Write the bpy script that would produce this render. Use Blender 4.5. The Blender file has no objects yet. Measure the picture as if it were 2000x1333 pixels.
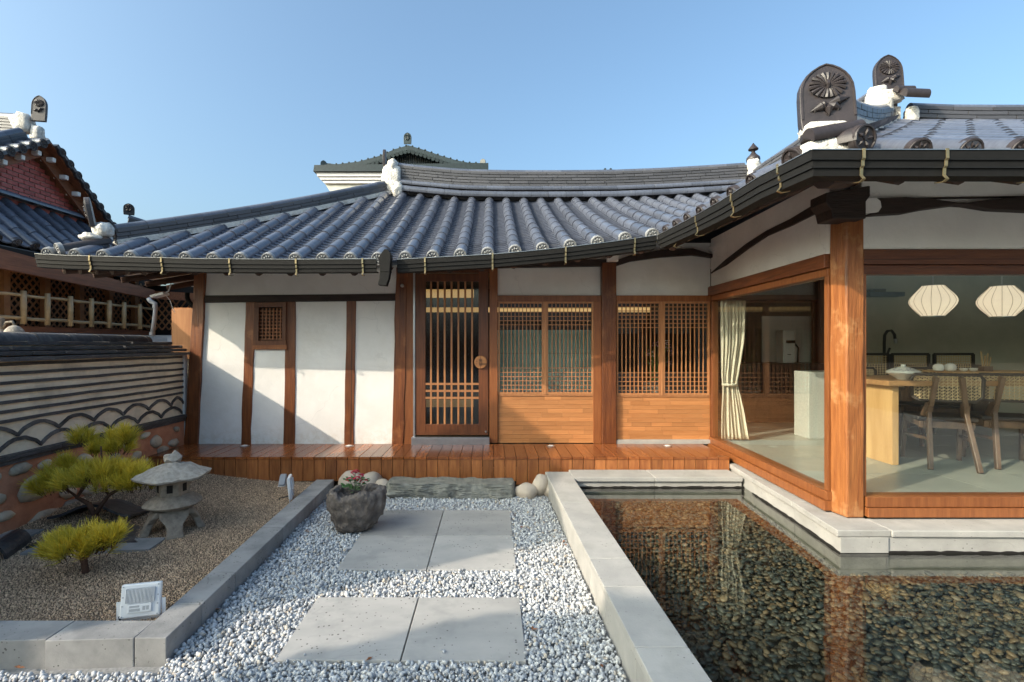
import bpy, math, random
import numpy as np
from mathutils import Vector, Matrix, Euler
PI = math.pi
R = random.Random(7)
NR = np.random.default_rng(11)
scene = bpy.context.scene
col = scene.collection

# ------------------------------------------------------------------ camera, sky, sun, exposure
cd = bpy.data.cameras.new('camera'); cam = bpy.data.objects.new('camera', cd); col.objects.link(cam)
cam.location = (0, 0, 1.5); cam.rotation_euler = (math.radians(90), 0, 0)
cd.sensor_width = 36; cd.lens = 990 / 2000 * 36
cd.shift_x = 0.020; cd.shift_y = 0.00275
cd.clip_start = 0.05; cd.clip_end = 5000
scene.camera = cam
SUN = Vector((-1.6, -0.92, 0.985)).normalized()          # direction towards the sun
el = math.asin(SUN.z); az = math.atan2(SUN.x, SUN.y)
w = bpy.data.worlds.new('World'); scene.world = w; w.use_nodes = True
nt = w.node_tree; nt.nodes.clear()
sky = nt.nodes.new('ShaderNodeTexSky'); sky.sky_type = 'NISHITA'; sky.sun_disc = False
sky.sun_elevation = el; sky.sun_rotation = az; sky.altitude = 0; sky.air_density = 1.0; sky.dust_density = 6.5; sky.ozone_density = 3.5
bg = nt.nodes.new('ShaderNodeBackground'); bg.inputs['Strength'].default_value = 0.15
wo = nt.nodes.new('ShaderNodeOutputWorld')
tn = nt.nodes.new('ShaderNodeMix'); tn.data_type = 'RGBA'; tn.blend_type = 'MULTIPLY'; tn.inputs[0].default_value = 1; tn.inputs[7].default_value = (.90, 1.0, .93, 1); nt.links.new(sky.outputs[0], tn.inputs[6]); nt.links.new(tn.outputs[2], bg.inputs[0]); nt.links.new(bg.outputs[0], wo.inputs[0])
sl = bpy.data.lights.new('sun', 'SUN'); sl.energy = 2.0; sl.angle = math.radians(0.5); sl.color = (1.0, 0.87, 0.70)
so = bpy.data.objects.new('sun', sl); col.objects.link(so)
so.rotation_euler = (-SUN).to_track_quat('-Z', 'Y').to_euler()
scene.view_settings.view_transform = 'Standard'; scene.view_settings.look = 'None'
scene.view_settings.exposure = 1.30; scene.view_settings.gamma = 1.0; scene.view_settings.use_curve_mapping = False
scene.cycles.use_denoising = True
scene.cycles.max_bounces = 8; scene.cycles.diffuse_bounces = 4; scene.cycles.glossy_bounces = 4
scene.cycles.transparent_max_bounces = 16; scene.cycles.transmission_bounces = 4
scene.cycles.caustics_reflective = False; scene.cycles.caustics_refractive = False
scene.cycles.sample_clamp_indirect = 6

# ------------------------------------------------------------------ helpers
def at(px, py, Y):
    """a point of the photograph at depth Y"""
    return Vector(((px - 960) / 990 * Y, Y, 1.5 + (672 - py) / 990 * Y))
def lerp(a, b, t): return a + (b - a) * t
def interp(pts, x):
    if x <= pts[0][0]: return pts[0][1]
    for (x0, y0), (x1, y1) in zip(pts, pts[1:]):
        if x <= x1:
            t = (x - x0) / (x1 - x0)
            return y0 + (y1 - y0) * t
    return pts[-1][1]
def wpos(o):
    v = Vector((0, 0, 0))
    while o is not None: v = v + o.location; o = o.parent
    return v

def nn(nt, t, **k):
    n = nt.nodes.new(t)
    for a, b in k.items():
        if a in n.inputs: n.inputs[a].default_value = b
        else: setattr(n, a, b)
    return n
MATS = {}
def M(name, c1, c2=None, rough=.6, ns=6.0, st=(1, 1, 1), bump=0.0, bs=60.0, bst=None, rnd=0.0, metal=0.0, spec=.5, detail=6, ramp=(.35, .65),
      pits=0.0, pitscale=60, pitcol=None, attr=False, blotch=None, blotch_s=1.5, blotch_r=(.5,.75), coat=0.0, rvar=0.0, crack=None, knots=0, stops=None, hair=0, splash=None):
    """procedural principled material: two noise-mixed tones, optional blotches, pits, bump and per-object variation"""
    if name in MATS: return MATS[name]
    m = bpy.data.materials.new(name); m.use_nodes = True; nt = m.node_tree
    b = nt.nodes['Principled BSDF']; L = nt.links.new
    if c2 is None: c2 = tuple(x * .75 for x in c1)
    tc = nn(nt, 'ShaderNodeTexCoord'); mp = nn(nt, 'ShaderNodeMapping'); mp.inputs['Scale'].default_value = st
    L(tc.outputs['Object'], mp.inputs[0])
    vec = mp.outputs[0]; co = tc.outputs['Object']
    oi = nn(nt, 'ShaderNodeObjectInfo')
    if rnd > 0:
        ad = nn(nt, 'ShaderNodeVectorMath'); ad.operation = 'ADD'
        sc = nn(nt, 'ShaderNodeVectorMath'); sc.operation = 'SCALE'; sc.inputs[0].default_value = (17.3, 9.1, 23.7)
        L(oi.outputs['Random'], sc.inputs['Scale']); L(vec, ad.inputs[0]); L(sc.outputs[0], ad.inputs[1]); vec = ad.outputs[0]
        a2 = nn(nt, 'ShaderNodeVectorMath'); a2.operation = 'ADD'; L(co, a2.inputs[0]); L(sc.outputs[0], a2.inputs[1]); co = a2.outputs[0]
    no = nn(nt, 'ShaderNodeTexNoise', Scale=ns, Detail=detail, Roughness=.6); L(vec, no.inputs['Vector'])
    mr = nn(nt, 'ShaderNodeMapRange'); mr.inputs['From Min'].default_value = ramp[0]; mr.inputs['From Max'].default_value = ramp[1]; L(no.outputs[0], mr.inputs[0])
    mx = nn(nt, 'ShaderNodeMix', data_type='RGBA'); L(mr.outputs[0], mx.inputs[0])
    mx.inputs[6].default_value = (*c1, 1); mx.inputs[7].default_value = (*c2, 1)
    out = mx.outputs[2]
    if blotch:
        n2 = nn(nt, 'ShaderNodeTexNoise', Scale=blotch_s, Detail=4, Roughness=.65); L(co, n2.inputs['Vector'])
        m2 = nn(nt, 'ShaderNodeMapRange'); m2.inputs['From Min'].default_value = blotch_r[0]; m2.inputs['From Max'].default_value = blotch_r[1]; L(n2.outputs[0], m2.inputs[0])
        x2 = nn(nt, 'ShaderNodeMix', data_type='RGBA'); L(m2.outputs[0], x2.inputs[0]); L(out, x2.inputs[6]); x2.inputs[7].default_value = (*blotch, 1); out = x2.outputs[2]
    if stops:
        a0 = nn(nt, 'ShaderNodeAttribute'); a0.attribute_name = 'rnd'; cr = nn(nt, 'ShaderNodeValToRGB'); els = cr.color_ramp.elements
        for i_, (p_, c_) in enumerate(stops):
            e_ = els[i_] if i_ < 2 else els.new(p_)
            e_.position = p_; e_.color = (*c_, 1)
        L(a0.outputs['Fac'], cr.inputs[0]); mu = nn(nt, 'ShaderNodeMix', data_type='RGBA', blend_type='MULTIPLY'); mu.inputs[0].default_value = 1
        L(cr.outputs[0], mu.inputs[6]); L(out, mu.inputs[7]); out = mu.outputs[2]
    if crack:
        mc = nn(nt, 'ShaderNodeMapping'); mc.inputs['Scale'].default_value = crack; L(vec, mc.inputs[0])
        nc = nn(nt, 'ShaderNodeTexNoise', Scale=1.0, Detail=3, Roughness=.55); L(mc.outputs[0], nc.inputs['Vector'])
        rc = nn(nt, 'ShaderNodeMapRange'); rc.inputs['From Min'].default_value = .60; rc.inputs['From Max'].default_value = .66; rc.inputs['To Max'].default_value = .75; L(nc.outputs[0], rc.inputs[0])
        xc = nn(nt, 'ShaderNodeMix', data_type='RGBA'); L(rc.outputs[0], xc.inputs[0]); L(out, xc.inputs[6]); xc.inputs[7].default_value = (*tuple(x * .30 for x in c2), 1); out = xc.outputs[2]
    if knots:
        mk = nn(nt, 'ShaderNodeMapping'); mk.inputs['Scale'].default_value = st; L(vec, mk.inputs[0])
        vk = nn(nt, 'ShaderNodeTexVoronoi', Scale=knots); L(vec, vk.inputs['Vector'])
        rk = nn(nt, 'ShaderNodeMapRange'); rk.inputs['From Min'].default_value = .05; rk.inputs['From Max'].default_value = .14; rk.inputs['To Min'].default_value = .8; rk.inputs['To Max'].default_value = 0; L(vk.outputs['Distance'], rk.inputs[0])
        xk = nn(nt, 'ShaderNodeMix', data_type='RGBA'); L(rk.outputs[0], xk.inputs[0]); L(out, xk.inputs[6]); xk.inputs[7].default_value = (*tuple(x * .35 for x in c2), 1); out = xk.outputs[2]
    if (rnd > 0 or attr) and not stops:
        hs = nn(nt, 'ShaderNodeHueSaturation')
        mv = nn(nt, 'ShaderNodeMapRange'); r = rnd or .3
        mv.inputs['To Min'].default_value = 1 - r; mv.inputs['To Max'].default_value = 1 + r
        if attr:
            at_ = nn(nt, 'ShaderNodeAttribute'); at_.attribute_name = 'rnd'; L(at_.outputs['Fac'], mv.inputs[0])
        else: L(oi.outputs['Random'], mv.inputs[0])
        L(mv.outputs[0], hs.inputs['Value']); L(out, hs.inputs['Color']); out = hs.outputs[0]
    if hair:
        nw = nn(nt, 'ShaderNodeTexNoise', Scale=3.0, Detail=4); L(co, nw.inputs['Vector'])
        aw = nn(nt, 'ShaderNodeVectorMath'); aw.operation = 'MULTIPLY_ADD'; aw.inputs[1].default_value = (.5, .5, .5); L(nw.outputs['Color'], aw.inputs[0]); L(co, aw.inputs[2])
        vh = nn(nt, 'ShaderNodeTexVoronoi', Scale=hair); vh.feature = 'DISTANCE_TO_EDGE'; L(aw.outputs[0], vh.inputs['Vector'])
        rh = nn(nt, 'ShaderNodeMapRange'); rh.inputs['From Min'].default_value = .001; rh.inputs['From Max'].default_value = .006; rh.inputs['To Min'].default_value = .22; rh.inputs['To Max'].default_value = 0; L(vh.outputs['Distance'], rh.inputs[0])
        nm = nn(nt, 'ShaderNodeTexNoise', Scale=1.3, Detail=2); L(co, nm.inputs['Vector']); rm = nn(nt, 'ShaderNodeMapRange'); rm.inputs['From Min'].default_value = .5; rm.inputs['From Max'].default_value = .6; L(nm.outputs[0], rm.inputs[0])
        mm = nn(nt, 'ShaderNodeMath', operation='MULTIPLY'); L(rh.outputs[0], mm.inputs[0]); L(rm.outputs[0], mm.inputs[1])
        xh = nn(nt, 'ShaderNodeMix', data_type='RGBA'); L(mm.outputs[0], xh.inputs[0]); L(out, xh.inputs[6]); xh.inputs[7].default_value = (*tuple(x * .45 for x in c2), 1); out = xh.outputs[2]
    if splash:
        sx = nn(nt, 'ShaderNodeSeparateXYZ'); L(tc.outputs['Object'], sx.inputs[0])
        rs = nn(nt, 'ShaderNodeMapRange'); rs.inputs['From Min'].default_value = splash[0]; rs.inputs['From Max'].default_value = splash[1]; rs.inputs['To Min'].default_value = 1; rs.inputs['To Max'].default_value = 0; L(sx.outputs['Z'], rs.inputs[0])
        ns_ = nn(nt, 'ShaderNodeTexNoise', Scale=14, Detail=6, Roughness=.7); L(tc.outputs['Object'], ns_.inputs['Vector']); r2 = nn(nt, 'ShaderNodeMapRange'); r2.inputs['From Min'].default_value = .42; r2.inputs['From Max'].default_value = .66; L(ns_.outputs[0], r2.inputs[0])
        ms = nn(nt, 'ShaderNodeMath', operation='MULTIPLY'); L(rs.outputs[0], ms.inputs[0]); L(r2.outputs[0], ms.inputs[1])
        xs_ = nn(nt, 'ShaderNodeMix', data_type='RGBA'); L(ms.outputs[0], xs_.inputs[0]); L(out, xs_.inputs[6]); xs_.inputs[7].default_value = (*splash[2], 1); out = xs_.outputs[2]
    hgt = None
    if bump > 0:
        nb = nn(nt, 'ShaderNodeTexNoise', Scale=bs, Detail=5, Roughness=.6)
        if bst:
            mb = nn(nt, 'ShaderNodeMapping'); mb.inputs['Scale'].default_value = bst; L(co, mb.inputs[0]); L(mb.outputs[0], nb.inputs['Vector'])
        else: L(vec, nb.inputs['Vector'])
        hgt = nb.outputs[0]
    if pits > 0:
        vo = nn(nt, 'ShaderNodeTexVoronoi', Scale=pitscale); L(co, vo.inputs['Vector'])
        n3 = nn(nt, 'ShaderNodeTexNoise', Scale=pitscale * .12, Detail=2); L(co, n3.inputs['Vector'])
        th = nn(nt, 'ShaderNodeMapRange'); th.inputs['From Min'].default_value = .35; th.inputs['From Max'].default_value = .75; th.inputs['To Min'].default_value = .02; th.inputs['To Max'].default_value = pits; L(n3.outputs[0], th.inputs[0])
        lt = nn(nt, 'ShaderNodeMath', operation='LESS_THAN'); L(vo.outputs['Distance'], lt.inputs[0]); L(th.outputs[0], lt.inputs[1])
        x3 = nn(nt, 'ShaderNodeMix', data_type='RGBA'); L(lt.outputs[0], x3.inputs[0]); L(out, x3.inputs[6]); x3.inputs[7].default_value = (*(pitcol or tuple(x * .25 for x in c1)), 1); out = x3.outputs[2]
    L(out, b.inputs['Base Color'])
    if hgt is not None:
        bp = nn(nt, 'ShaderNodeBump', Strength=bump); bp.inputs['Distance'].default_value = .02; L(hgt, bp.inputs['Height']); L(bp.outputs[0], b.inputs['Normal'])
    b.inputs['Roughness'].default_value = rough; b.inputs['Metallic'].default_value = metal
    if rvar > 0:
        rr = nn(nt, 'ShaderNodeMapRange'); rr.inputs['To Min'].default_value = rough - rvar; rr.inputs['To Max'].default_value = rough + rvar; L(no.outputs[0], rr.inputs[0]); L(rr.outputs[0], b.inputs['Roughness'])
    b.inputs['Specular IOR Level'].default_value = spec
    b.inputs['Coat Weight'].default_value = coat
    MATS[name] = m; return m
def glassmat(name, tint, rtint=(1, 1, 1), f0=.04, rough=0.0, wave=0.0, wscale=3.0, flute=0.0, haze=0.0):
    if name in MATS: return MATS[name]
    m = bpy.data.materials.new(name); m.use_nodes = True; nt = m.node_tree; nt.nodes.clear(); L = nt.links.new
    out = nn(nt, 'ShaderNodeOutputMaterial'); tr = nn(nt, 'ShaderNodeBsdfTransparent'); tr.inputs[0].default_value = (*tint, 1)
    gl = nn(nt, 'ShaderNodeBsdfGlossy', Roughness=rough); gl.inputs[0].default_value = (*rtint, 1)
    lw = nn(nt, 'ShaderNodeLayerWeight'); pw = nn(nt, 'ShaderNodeMath', operation='POWER'); pw.inputs[1].default_value = 5
    ml = nn(nt, 'ShaderNodeMath', operation='MULTIPLY_ADD'); ml.inputs[1].default_value = 1 - f0; ml.inputs[2].default_value = f0
    mx = nn(nt, 'ShaderNodeMixShader')
    L(lw.outputs['Facing'], pw.inputs[0]); L(pw.outputs[0], ml.inputs[0]); L(ml.outputs[0], mx.inputs[0]); L(tr.outputs[0], mx.inputs[1]); L(gl.outputs[0], mx.inputs[2]); L(mx.outputs[0], out.inputs[0])
    if wave > 0:
        tc = nn(nt, 'ShaderNodeTexCoord'); no = nn(nt, 'ShaderNodeTexNoise', Scale=wscale, Detail=2); mp = nn(nt, 'ShaderNodeMapping')
        mp.inputs['Scale'].default_value = (2.2, 1, 1); L(tc.outputs['Object'], mp.inputs[0]); L(mp.outputs[0], no.inputs['Vector'])
        bp = nn(nt, 'ShaderNodeBump', Strength=wave); bp.inputs['Distance'].default_value = .02; L(no.outputs[0], bp.inputs['Height']); L(bp.outputs[0], gl.inputs['Normal'])
    MATS[name] = m; return m
def emitmat(name, c, s):
    if name in MATS: return MATS[name]
    m = bpy.data.materials.new(name); m.use_nodes = True; b = m.node_tree.nodes['Principled BSDF']
    b.inputs['Base Color'].default_value = (*c, 1); b.inputs['Emission Color'].default_value = (*c, 1); b.inputs['Emission Strength'].default_value = s
    MATS[name] = m; return m

BOXF = [(0, 3, 2, 1), (4, 5, 6, 7), (0, 1, 5, 4), (1, 2, 6, 5), (2, 3, 7, 6), (3, 0, 4, 7)]
class MB:
    def __init__(s): s.v = []; s.f = []
    def add(s, v, f):
        n = len(s.v); s.v += [Vector(p) for p in v]; s.f += [tuple(i + n for i in q) for q in f]; return s
    def box(s, x0, x1, y0, y1, z0, z1, rot=None, c=None):
        v = [Vector(p) for p in ((x0, y0, z0), (x1, y0, z0), (x1, y1, z0), (x0, y1, z0), (x0, y0, z1), (x1, y0, z1), (x1, y1, z1), (x0, y1, z1))]
        if rot is not None:
            c = Vector(c) if c is not None else Vector(((x0 + x1) / 2, (y0 + y1) / 2, (z0 + z1) / 2))
            v = [c + rot @ (p - c) for p in v]
        return s.add(v, BOXF)
    def hexa(s, v): return s.add(v, BOXF)
    def bar(s, p0, p1, w, h, up=(0, 0, 1)):
        p0 = Vector(p0); p1 = Vector(p1); d = (p1 - p0).normalized(); up = Vector(up); sd = d.cross(up).normalized(); u = sd.cross(d)
        a, b = sd * w / 2, u * h / 2
        return s.add([p0 - a - b, p0 + a - b, p1 + a - b, p1 - a - b, p0 - a + b, p0 + a + b, p1 + a + b, p1 - a + b], BOXF)
    def tube(s, pts, r, n=8, cap=True):
        pts = [Vector(p) for p in pts]; rs = r if isinstance(r, (list, tuple)) else [r] * len(pts)
        rings = []; up = None
        for i, p in enumerate(pts):
            d = (pts[min(i + 1, len(pts) - 1)] - pts[max(i - 1, 0)]).normalized()
            if up is None: up = Vector((0, 0, 1)) if abs(d.z) < .9 else Vector((1, 0, 0))
            sd = d.cross(up).normalized(); up = sd.cross(d).normalized()
            rings.append([p + (sd * math.cos(2 * PI * k / n) + up * math.sin(2 * PI * k / n)) * rs[i] for k in range(n)])
        v = [q for r_ in rings for q in r_]; f = []
        for i in range(len(pts) - 1):
            for k in range(n):
                f.append((i * n + k, (i * n + (k + 1) % n), (i + 1) * n + (k + 1) % n, (i + 1) * n + k))
        if cap: f.append(tuple(range(n - 1, -1, -1))); f.append(tuple((len(pts) - 1) * n + k for k in range(n)))
        return s.add(v, f)
    def lathe(s, prof, c=(0, 0, 0), n=20, lump=None):
        c = Vector(c); v = []; f = []
        for i, (r, z) in enumerate(prof):
            for k in range(n):
                a = 2 * PI * k / n; q = lump(a, i) if lump else 1
                v.append(c + Vector((r * q * math.cos(a), r * q * math.sin(a), z)))
        for i in range(len(prof) - 1):
            for k in range(n): f.append((i * n + k, i * n + (k + 1) % n, (i + 1) * n + (k + 1) % n, (i + 1) * n + k))
        f.append(tuple(range(n - 1, -1, -1))); f.append(tuple((len(prof) - 1) * n + k for k in range(n)))
        return s.add(v, f)
    def prism(s, poly, a0, a1, axis='y'):
        """polygon given in the plane across axis, extruded from a0 to a1"""
        mk = {'y': lambda p, a: (p[0], a, p[1]), 'x': lambda p, a: (a, p[0], p[1]), 'z': lambda p, a: (p[0], p[1], a)}[axis]
        n = len(poly); v = [mk(p, a0) for p in poly] + [mk(p, a1) for p in poly]
        f = [tuple(range(n)), tuple(range(2 * n - 1, n - 1, -1))] + [(i, i + n, (i + 1) % n + n, (i + 1) % n) for i in range(n)]
        return s.add(v, f)
    def ribbon(s, lo, hi, a0, a1, axis='y'):
        """board between a lower and an upper polyline (same count), extruded"""
        mk = {'y': lambda p, a: (p[0], a, p[1]), 'x': lambda p, a: (a, p[0], p[1])}[axis]
        for i in range(len(lo) - 1):
            q = [lo[i], lo[i + 1], hi[i + 1], hi[i]]
            n = len(s.v); s.v += [Vector(mk(p, a0)) for p in q] + [Vector(mk(p, a1)) for p in q]
            s.f += [(n, n + 1, n + 2, n + 3), (n + 7, n + 6, n + 5, n + 4), (n, n + 4, n + 5, n + 1), (n + 3, n + 2, n + 6, n + 7)]
            if i == 0: s.f.append((n, n + 3, n + 7, n + 4))
            if i == len(lo) - 2: s.f.append((n + 1, n + 5, n + 6, n + 2))
        return s
    def mesh(s, name, mat, off=Vector((0, 0, 0)), smooth=False):
        me = bpy.data.meshes.new(name); me.from_pydata([tuple(p - off) for p in s.v], [], s.f)
        if mat: me.materials.append(mat)
        if smooth:
            me.polygons.foreach_set('use_smooth', [True] * len(me.polygons))
            if smooth != 'all':
                me.set_sharp_from_angle(angle=math.radians(38))
        import bmesh
        bm = bmesh.new(); bm.from_mesh(me); bmesh.ops.recalc_face_normals(bm, faces=bm.faces); bm.to_mesh(me); bm.free()
        me.update(); return me
    def build(s, name, mat, parent=None, smooth=False, bev=0, kind=None, origin=None):
        if parent is not None: off = wpos(parent)
        elif origin is not None: off = Vector(origin)
        elif s.v:
            xs = [p.x for p in s.v]; ys = [p.y for p in s.v]; zs = [p.z for p in s.v]
            off = Vector(((min(xs) + max(xs)) / 2, (min(ys) + max(ys)) / 2, min(zs)))
        o = bpy.data.objects.new(name, s.mesh(name, mat, off, smooth)); col.objects.link(o)
        if parent is not None: o.parent = parent
        else: o.location = off
        if bev:
            bv = o.modifiers.new('bevel', 'BEVEL'); bv.width = bev; bv.segments = 2; bv.limit_method = 'ANGLE'; bv.angle_limit = math.radians(40)
        if kind: o['kind'] = kind
        return o
def thing(name, label, cat, loc=(0, 0, 0), group=None):
    o = bpy.data.objects.new(name, None); col.objects.link(o); o.location = loc
    o.empty_display_size = .1
    o['label'] = label; o['category'] = cat
    if group: o['group'] = group
    return o
def tag(o, label, cat, group=None):
    o['label'] = label; o['category'] = cat
    if group: o['group'] = group
    return o
def part(name, parent):
    o = bpy.data.objects.new(name, None); col.objects.link(o); o.parent = parent; o.empty_display_size = .1
    return o
def inst(name, me, mat4, parent):
    """one more object that shares a mesh, world matrix given"""
    o = bpy.data.objects.new(name, me); col.objects.link(o); o.parent = parent
    o.matrix_local = Matrix.Translation(-wpos(parent)) @ mat4
    return o
def frame(p0, p1, up=(0, 0, 1), sx=1, sz=1, scale_len=True):
    p0 = Vector(p0); p1 = Vector(p1); y = p1 - p0; L = y.length; y.normalize()
    x = y.cross(Vector(up)).normalized(); z = x.cross(y).normalized()
    ly = L if scale_len else 1
    m = Matrix(((x.x * sx, y.x * ly, z.x * sz, p0.x), (x.y * sx, y.y * ly, z.y * sz, p0.y), (x.z * sx, y.z * ly, z.z * sz, p0.z), (0, 0, 0, 1)))
    return m
def copy_tree(o, loc=None, rz=None, label=None, parent=None):
    c = o.copy(); col.objects.link(c)
    if parent: c.parent = parent
    if loc is not None: c.location = loc
    if rz is not None: c.rotation_euler = (0, 0, rz)
    if label: c['label'] = label
    for ch in list(o.children): copy_tree(ch, parent=c)
    return c
ICO_V = None
def ico(sub):
    import bmesh
    bm = bmesh.new(); bmesh.ops.create_icosphere(bm, subdivisions=sub, radius=1)
    v = np.array([p.co[:] for p in bm.verts]); f = np.array([[q.index for q in p.verts] for p in bm.faces]); bm.free(); return v, f
from mathutils import noise as mno
def lump(me_v, amp, fr, seed=0):
    out = []
    for p in me_v:
        q = Vector(p); n = mno.noise(q * fr + Vector((seed * 3.1, seed * 1.7, seed))) + .5 * mno.noise(q * fr * 2.3 + Vector((seed, 5, seed)))
        out.append(q * (1 + amp * n))
    return out
def rock(name, mat, c, r, parent=None, amp=.25, fr=1.4, seed=0, sub=3, flat=None, rot=0, kind=None, smooth='all'):
    v, f = ico(sub); v = lump(v, amp, fr, seed); ro = Matrix.Rotation(rot, 3, 'Z')
    b = MB(); vv = [Vector(c) + ro @ Vector((p.x * r[0], p.y * r[1], p.z * r[2])) for p in v]
    b.add(vv, [tuple(q) for q in f]); return b.build(name, mat, parent, smooth=smooth, kind=kind)
def scatter(name, mat, centers, radii, sub=1, jitter=.25, flat=1.0, smooth=False, parent=None, octa=False, kind='stuff', yaw_only=False):
    """many small stones in ONE mesh (uncountable ground cover)"""
    if octa:
        bv = np.array([[1, 0, 0], [-1, 0, 0], [0, 1, 0], [0, -1, 0], [0, 0, 1], [0, 0, -1]], float)
        bf = np.array([[0, 2, 4], [2, 1, 4], [1, 3, 4], [3, 0, 4], [2, 0, 5], [1, 2, 5], [3, 1, 5], [0, 3, 5]])
    else: bv, bf = ico(sub)
    N = len(centers); nv = len(bv); nf = len(bf)
    V = bv[None] * (1 + NR.uniform(-jitter, jitter, (N, nv, 1)))
    V = V * np.stack([NR.uniform(.8, 1.3, N), NR.uniform(.7, 1.0, N), NR.uniform(.6, .9, N) * flat], 1)[:, None, :]
    if yaw_only: a = NR.uniform(-.35, .35, N); b_ = NR.uniform(-.35, .35, N)
    else: a = NR.uniform(0, 6.28, N); b_ = NR.uniform(0, 6.28, N)
    c_ = NR.uniform(0, 6.28, N)
    def rot(V, t, i, j):
        ct, st = np.cos(t)[:, None], np.sin(t)[:, None]; x = V[:, :, i] * ct - V[:, :, j] * st; y = V[:, :, i] * st + V[:, :, j] * ct
        V = V.copy(); V[:, :, i] = x; V[:, :, j] = y; return V
    V = rot(V, a, 1, 2); V = rot(V, b_, 0, 2); V = rot(V, c_, 0, 1)
    V = V * radii[:, None, None] + centers[:, None, :]
    F = (bf[None] + (np.arange(N) * nv)[:, None, None]).reshape(-1, 3)
    me = bpy.data.meshes.new(name); me.vertices.add(N * nv); me.vertices.foreach_set('co', V.reshape(-1).astype(np.float32))
    me.loops.add(len(F) * 3); me.loops.foreach_set('vertex_index', F.reshape(-1).astype(np.int32))
    me.polygons.add(len(F)); me.polygons.foreach_set('loop_start', np.arange(0, len(F) * 3, 3, dtype=np.int32)); me.polygons.foreach_set('loop_total', np.full(len(F), 3, np.int32))
    if smooth: me.polygons.foreach_set('use_smooth', np.ones(len(F), bool))
    at_ = me.attributes.new('rnd', 'FLOAT', 'FACE'); at_.data.foreach_set('value', np.repeat(NR.uniform(0, 1, N), nf).astype(np.float32))
    me.materials.append(mat); me.update(); me.validate()
    o = bpy.data.objects.new(name, me); col.objects.link(o)
    if parent: o.parent = parent; o.location = -wpos(parent)
    o['kind'] = kind; return o
# ------------------------------------------------------------------ materials
m_plaster = M('lime_plaster', (.84, .82, .79), (.77, .75, .72), rough=.9, ns=3, bump=.28, bs=11, blotch=(.73, .70, .65), blotch_s=1.6, blotch_r=(.54, .8), hair=1.1, splash=(.30, .55, (.66, .60, .52)))
m_mortar = M('white_lime_mortar', (.70, .675, .63), (.56, .53, .48), rough=.95, ns=9, bump=1.0, bs=30, blotch=(.36, .34, .31), blotch_s=9, blotch_r=(.55, .75))
m_wet = M('wet_stone_footing', (.20, .195, .175), (.12, .12, .105), rough=.6, ns=9, bump=.4, bs=40)
m_post = M('stained_post_timber_shaded', (.23, .072, .019), (.11, .030, .009), rough=.42, ns=4, st=(9, 9, .8), bump=.35, bs=9, bst=(8, 8, .7), rnd=.18, ramp=(.3, .7), coat=.08, crack=(5, 5, .45), knots=.9, blotch=(.32, .13, .045), blotch_s=4, blotch_r=(.58, .8))  # darker copy: shade on the facade posts is put into the colour
m_postc = M('corner_post_timber_lit', (.38, .140, .040), (.22, .068, .018), rough=.42, ns=4, st=(9, 9, .8), bump=.35, bs=9, bst=(8, 8, .7), ramp=(.3, .7), coat=.08, crack=(6, 6, .6), knots=.9, blotch=(.52, .28, .12), blotch_s=5, blotch_r=(.56, .78))  # brighter copy of the post timber, sunlight on the corner post coloured in
m_beam = M('stained_beam_timber', (.14, .045, .016), (.075, .022, .009), rough=.45, ns=4, st=(.8, 9, 9), bump=.35, bs=9, bst=(.7, 8, 8), rnd=.15, ramp=(.3, .7), crack=(.45, 5, 5), knots=.9)
m_beamy = M('stained_side_beam_timber', (.20, .062, .020), (.10, .030, .011), rough=.45, ns=4, st=(9, .8, 9), bump=.3, bs=9, bst=(8, .7, 8), rnd=.15, ramp=(.3, .7), crack=(5, .45, 5), knots=.9)
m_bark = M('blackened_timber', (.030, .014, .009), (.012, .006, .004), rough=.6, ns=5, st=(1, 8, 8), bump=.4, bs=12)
m_rafter = M('dark_rafter_timber', (.060, .026, .014), (.030, .012, .007), rough=.6, ns=5, bump=.3, bs=14)
m_joinery = M('oiled_joinery_wood', (.45, .205, .085), (.35, .145, .055), rough=.45, ns=5, st=(8, 8, .7), rnd=.10, bump=.08, bs=40)
m_trim = M('brown_frame_wood', (.27, .095, .029), (.19, .060, .018), rough=.42, ns=5, st=(8, 8, .7), rnd=.12, bump=.1, bs=40)
m_door = M('dark_door_wood', (.15, .050, .017), (.09, .028, .010), rough=.4, ns=5, st=(8, 8, .7), rnd=.1, bump=.1, bs=40)
m_stave = M('jointed_panel_wood', (.50, .225, .085), (.43, .175, .060), rough=.42, ns=5, st=(1.2, 8, 14), rnd=.17)
m_deck = M('varnished_deck_wood', (.33, .110, .032), (.19, .055, .018), rough=.2, ns=4, st=(9, .9, 9), rnd=.28, bump=.06, bs=20, spec=.6, rvar=.06)
m_deckf = M('deck_fascia_wood', (.36, .135, .042), (.22, .070, .022), rough=.4, ns=4, st=(9, 9, 1.1), rnd=.30, bump=.08, bs=30)
m_tile = M('glazed_slate_roof_tile', (.105, .116, .150), (.076, .084, .112), coat=.3, rough=.34, ns=14, rnd=.22, bump=.06, bs=60, spec=.65, rvar=.10, blotch=(.15, .15, .155), blotch_s=5, blotch_r=(.6, .8))
m_tilef = M('flat_ridge_tile', (.085, .085, .095), (.058, .058, .066), rough=.45, ns=14, rnd=.22, bump=.15, bs=50)
m_disc = M('pale_grey_tile_end', (.32, .32, .32), (.22, .22, .22), rough=.45, ns=20, bump=.15, bs=60)
m_plaque = M('dark_relief_tile', (.042, .033, .034), (.026, .021, .022), rough=.46, ns=14, bump=.1, bs=80)
m_underside = M('roof_clay_bed', (.15, .14, .135), (.10, .095, .09), rough=.95, ns=12)
m_gutter = M('black_metal_gutter', (.011, .0105, .010), (.008, .0075, .007), rough=.7, ns=30, bump=.2, bs=350, spec=.22)
m_gutdk = M('gutter_seam_black', (.003, .003, .003), rough=.7)
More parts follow.
